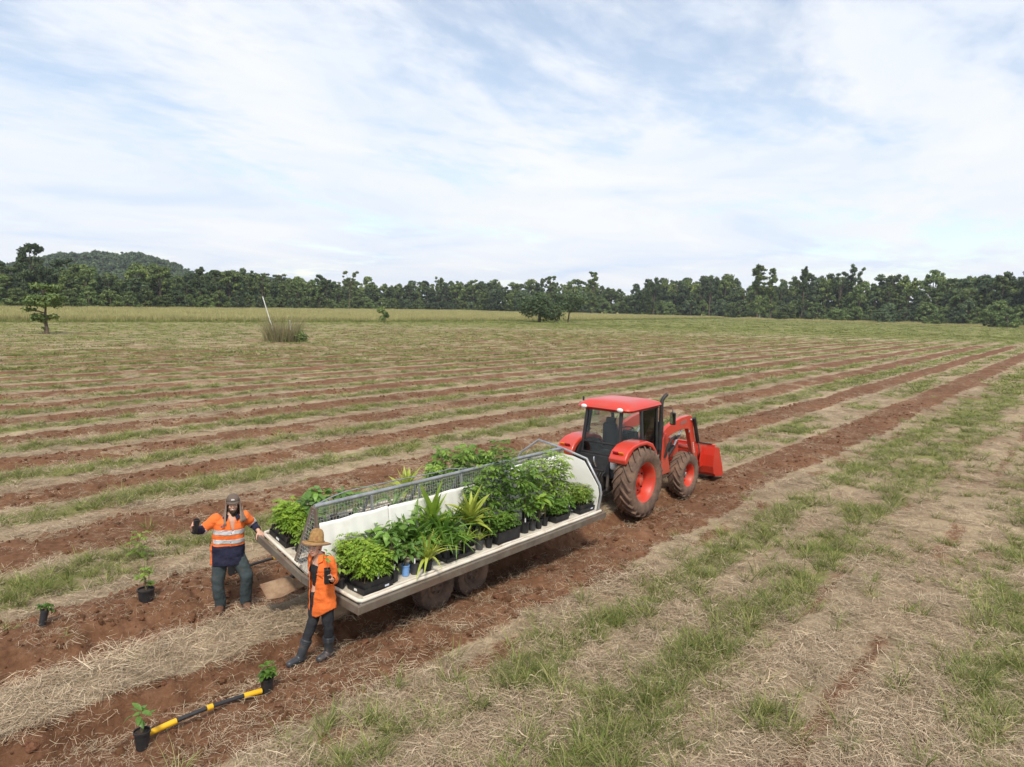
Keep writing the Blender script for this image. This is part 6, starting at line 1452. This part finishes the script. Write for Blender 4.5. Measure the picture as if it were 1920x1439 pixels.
    q = MB(); q.sphere(P(0, -.025, .02), (.083, .092, .095), 14, 10, 0, T); bm = bmesh.new(); me = q.mesh('h', 60); bm.from_mesh(me); drop(bm, lambda c: (c-P(0, 0, 0)).dot(Vector((0, -1, 0))) > .035); bm_obj(bm, 'hair', [M_HAIR], t)
    W = t.matrix_world if False else Matrix.Translation(t.location) @ Matrix.Rotation(t.rotation_euler.z, 4, 'Z')
    tube_pot('seedling_tube', 'black square seedling tube held up in the man\'s hand', W @ tub, (.15, .12, t.rotation_euler.z+.35), False, 1)
man()

def woman():
    X, Y = 5.2, 7.55; fz = feet_z(X, Y, [(-.28, -.04), (.12, -.02)]); z0 = sum(fz)/2+.02
    t = person_frame(X, Y, 'smiling woman in straw hat, open orange shirt and rubber boots holding a seedling', z0)
    f = Vector((-.74, -.67, 0)).normalized(); lf = Vector((-f.y, f.x, 0))        # facing; her left side (towards picture right and viewer)
    yw = math.atan2(f.y, f.x)+math.pi/2                                            # loft: -y local is the front
    dl = fz[1]-z0; dr = fz[0]-z0
    J = dict(nek=(.055, 0, 1.375), hd=(.008, -.02, 1.515), sl=(.185, -.105, 1.345), el=(.238, -.10, 1.085), wl=(.205, -.29, 1.165), sr=(-.02, .12, 1.345), er=(.0, .24, 1.09), wr=(.05, .27, .88),
             hr=(.035, .075, .83), kr=(-.045, .01, .455), ar=(-.185, -.03, .095+dr), hl=(.145, -.045, .83), kl=(.165, -.07, .455), al=(.172, -.01, .095+dl))
    J = {k: Vector(v) for k, v in J.items()}
    q = MB(); loft(q, [(.09, .01, .76, .15, .115), (.09, .01, .88, .158, .12), (.088, .01, 1.02, .125, .095), (.082, .01, 1.20, .145, .108), (.078, .01, 1.31, .14, .09), (.065, .0, 1.375, .07, .062), (.055, 0, 1.42, .052, .052)], yaw_=yw)
    capsule(q, (.058, 0, 1.37), (.025, -.01, 1.46), .052, .05)
    P, T = head(q, J['hd'], f+Vector((.18, -.40, .10)), .98)
    for a, b, c in (('sr', 'er', 'wr'), ('sl', 'el', 'wl')): capsule(q, J[a], J[b], .045, .038); capsule(q, J[b], J[c], .037, .026)
    for a, b, c in (('hr', 'kr', 'ar'), ('hl', 'kl', 'al')): capsule(q, J[a], J[b], .082, .052); capsule(q, J[b], J[c], .05, .037); capsule(q, J[c], J[c]+f*.08+Vector((0, 0, -.05)), .03, .024)
    tub = Vector((.148, -.335, 1.235))
    hand(q, J['wl'], (-.10, -.25, .72), (-.75, -.30, .0), .85, .95, 1)
    hand(q, J['wr'], f*.3+Vector((0, 0, -.9)), lf, .45, .93, -1)
    bm = remesh(q, .007, 2); bm_obj(bm, 'body', [M_SKIN2], t)
    face_parts(t, P, T, .98, False)
    # black top
    q = MB(); loft(q, [(.09, .01, .985, .132, .102), (.088, .01, 1.04, .134, .104), (.082, .01, 1.20, .155, .118), (.08, .01, 1.27, .145, .105), (.078, .01, 1.30, .12, .085)], yaw_=yw)
    bm = remesh(q, .011, 3); wrinkle(bm, .004, 9, 3); bm_obj(bm, 'black_top', [M_TOP], t)
    # trousers
    q = MB(); loft(q, [(.09, .01, .74, .168, .13), (.09, .01, .86, .17, .132), (.09, .01, .955, .145, .112)], yaw_=yw)
    for a, b, c in (('hr', 'kr', 'ar'), ('hl', 'kl', 'al')):
        capsule(q, J[a]+Vector((0, 0, -.04)), J[b], .104, .072); capsule(q, J[b], J[b].lerp(J[c], .55), .072, .064)
    bm = remesh(q, .011, 3); wrinkle(bm, .010, 7, 12); bm_obj(bm, 'trousers', [M_PANT], t)
    # rubber boots
    for k, a_, dd in (('kr', 'ar', f*.9+Vector((-.25, -.05, 0))), ('kl', 'al', f)):
        kn, an = J[k], J[a_]; q = MB(); dd = dd.normalized(); up = (kn-an).normalized(); top = an+up*.235
        capsule(q, top, an, .072, .058); capsule(q, an+Vector((0, 0, -.02))-dd*.025, an+dd*.165+Vector((0, 0, -.036)), .060, .050, 12, ((0, 0, 1), .95))
        bm = remesh(q, .009, 3); cut(bm, top-up*.0, up); cut(bm, (0, 0, an.z-.083), (0, 0, -1)); bmesh.ops.holes_fill(bm, edges=[e for e in bm.edges if e.is_boundary], sides=0); wrinkle(bm, .003, 11, 6); b = bm_obj(bm, 'rubber_boot', [M_RUB], t)
        for j in range(3):
            c0 = top-up*(.016+.022*j); x, y, z = frame_from(up); q = MB(); q.tube([c0+(x*math.cos(a)+y*math.sin(a))*(.0725-.001*j) for a in np.linspace(0, 2*math.pi, 20)], .005, 6); q.build('boot_ridge', M_RUB, b, 60)
        sd = dd.cross(Vector((0, 0, 1))); n = 16; q = MB(); c0 = an+dd*.062
        V = [tuple(c0+dd*math.cos(i*2*math.pi/n)*.152+sd*math.sin(i*2*math.pi/n)*.053+Vector((0, 0, zz))) for zz in (-.098, -.074) for i in range(n)]
        q.add(V, [tuple(range(n-1, -1, -1)), tuple(range(n, 2*n))]+[(i, (i+1) % n, n+(i+1) % n, n+i) for i in range(n)]); q.build('sole', M_SOLE, b)
    # open orange shirt
    q = MB(); loft(q, [(.098, .0, .58, .180, .145), (.096, .0, .70, .180, .145), (.094, .005, .88, .178, .142), (.088, .01, 1.08, .170, .134), (.084, .01, 1.22, .170, .132), (.08, .01, 1.31, .160, .112), (.07, .005, 1.36, .105, .088), (.06, .0, 1.40, .072, .07), (.055, 0, 1.44, .075, .075)], yaw_=yw)
    for a, b, c in (('sr', 'er', 'wr'), ('sl', 'el', 'wl')): capsule(q, J[a], J[b], .078, .070); capsule(q, J[b], J[b].lerp(J[c], .72), .070, .062)
    bm = remesh(q, .0085, 5); wrinkle(bm, .013, 6, 21); cut(bm, (0, 0, 1.425), (0, 0, 1))
    ctr = Vector((.09, .01, 0))
    def hem(c):
        d = c-ctr; a = math.atan2(d.dot(lf), d.dot(f)); return .66-.055*math.cos(2*a)         # shirt tail: long front and back, cut up at the sides
    drop(bm, lambda c: c.z < hem(c) and abs((c-ctr).dot(f)) < .4)
    for a, c in (('er', 'wr'), ('el', 'wl')):
        d = (J[c]-J[a]).normalized(); pc = J[a].lerp(J[c], .80); drop(bm, lambda p, d=d, pc=pc: (p-pc).dot(d) > 0 and (p-pc).length < .12)
    def opening(c):
        d = c-ctr; u = d.dot(f); w = d.dot(lf); lim = .030+.055*min(1, max(0, (c.z-.95)/.3)) - .05*max(0, (.95-c.z)/.3)
        return u > .02 and -.105 < w < lim-.02 and c.z < 1.46 and (c-J['el']).length > .12 and (c-J['wr']).length > .05
    drop(bm, opening)
    o = bm_obj(bm, 'orange_shirt', [M_HIVIS2], t); s = o.modifiers.new('thick', 'SOLIDIFY'); s.thickness = .006
    for sg in (-1, 1):
        a = Vector((.058, 0, 0))+f*.055+lf*sg*.045; V = [a+Vector((0, 0, 1.418)), Vector((.058, 0, 1.432))+lf*sg*.078, a+lf*sg*.085+f*.01+Vector((0, 0, 1.36)), a+lf*sg*.03+f*.05+Vector((0, 0, 1.325))]
        q = MB(); q.add([tuple(v) for v in V], [(0, 1, 2, 3)]); c = q.build('collar', M_HIVIS2, t); m = c.modifiers.new('thick', 'SOLIDIFY'); m.thickness = .01
    q = MB(); pc = ctr+f*.135+lf*.10; q.box((pc.x, pc.y, 1.19), (.10, .006, .016), 0, Matrix.Rotation(math.atan2(lf.y, lf.x), 3, 'Z')); q.build('pocket_flap', M_HIVIS2, t)
    # hair, straw hat
    q = MB(); q.sphere(P(0, -.03, .015), (.080, .088, .092), 14, 10, 0, T); capsule(q, P(-.02, -.07, -.03), P(.02, -.09, -.17), .04, .025)
    bm = remesh(q, .01, 1); ff = T @ Vector((0, 1, 0)); drop(bm, lambda c: (c-P(0, 0, 0)).dot(ff) > .03); bm_obj(bm, 'hair', [M_HAIR], t)
    ht = MB(); Th = Matrix.Translation(P(0, -.022, .062)) @ Matrix.Rotation(R(15), 4, T @ Vector((1, 0, 0)))
    n = 36; V = []; prof = [(.096, .0, 0), (.095, .03, 0), (.089, .085, 0), (.079, .125, 0), (.062, .155, 0), (.032, .170, 0), (.002, .173, 0)]
    ht.lathe([(r_, z) for r_, z, _ in prof], n, 0, Th, False, False); h = ht.build('hat_crown', M_STRAWHAT, t, 50)
    q = MB(); V = []
    for k, r_ in enumerate((.094, .115, .145, .172, .192)):
        for j in range(n): a = 2*math.pi*j/n; s = (r_-.094)/.098; V.append((r_*math.cos(a), r_*math.sin(a), .004-.030*s*s+.016*s*math.cos(2*a+.6)+.006*s*math.sin(3*a)))
    q.add(V, [(k*n+j, k*n+(j+1) % n, (k+1)*n+(j+1) % n, (k+1)*n+j) for k in range(4) for j in range(n)], 0, Th); q.m = [0 if i < 2*n else (0 if i < 3*n else 1) for i in range(4*n)]
    b = q.build('hat_brim', [M_STRAWHAT, M_STRAWD], h, 60); s = b.modifiers.new('thick', 'SOLIDIFY'); s.thickness = .005
    q = MB(); q.tube([Th @ Vector((.1035*math.cos(a), .1035*math.sin(a), .014)) for a in np.linspace(0, 2*math.pi, 30)], .006, 6); q.build('hat_band', M_STRAWHAT, h, 60)
    q = MB(); q.add([Th @ Vector((.1045*math.cos(a), .1045*math.sin(a), z)) for a, z in ((-1.75, .035), (-1.45, .035), (-1.45, .065), (-1.75, .065))], [(0, 1, 2, 3)]); q.build('hat_patch', mat('hat patch', (.33, .15, .07), rough=.8), h)
    for sg in (-1, 1):
        q = MB(); q.tube([P(sg*.085, .0, .03), P(sg*.07, .045, -.06), P(.0+sg*.012, .06, -.15), P(.01, .055, -.22)], .003, 5); q.build('chin_cord', M_STRAWD, h, 60)
    W = Matrix.Translation(t.location) @ Matrix.Rotation(t.rotation_euler.z, 4, 'Z')
    tube_pot('seedling_tube', 'black square seedling tube held in the woman\'s hand', W @ tub, (.12, .03, t.rotation_euler.z+.15), True, 2)
woman()
# ---------------------------------------------------------------- air: thin even haze round the whole place
def haze():
    q = MB(); q.box((620, 620, 59), (2640, 2640, 124)); o = q.build('haze', [])
    m = bpy.data.materials.new('thin haze'); m.use_nodes = True; n = m.node_tree.nodes; n.clear(); out = n.new('ShaderNodeOutputMaterial'); v = n.new('ShaderNodeVolumePrincipled')
    v.inputs['Color'].default_value = (.86, .92, 1.0, 1); v.inputs['Density'].default_value = .00012; v.inputs['Anisotropy'].default_value = .1
    m.node_tree.links.new(v.outputs[0], out.inputs['Volume']); o.data.materials.append(m); tag(o, 'thin blue haze in the air over the field and hills', 'haze', kind='stuff')
haze()
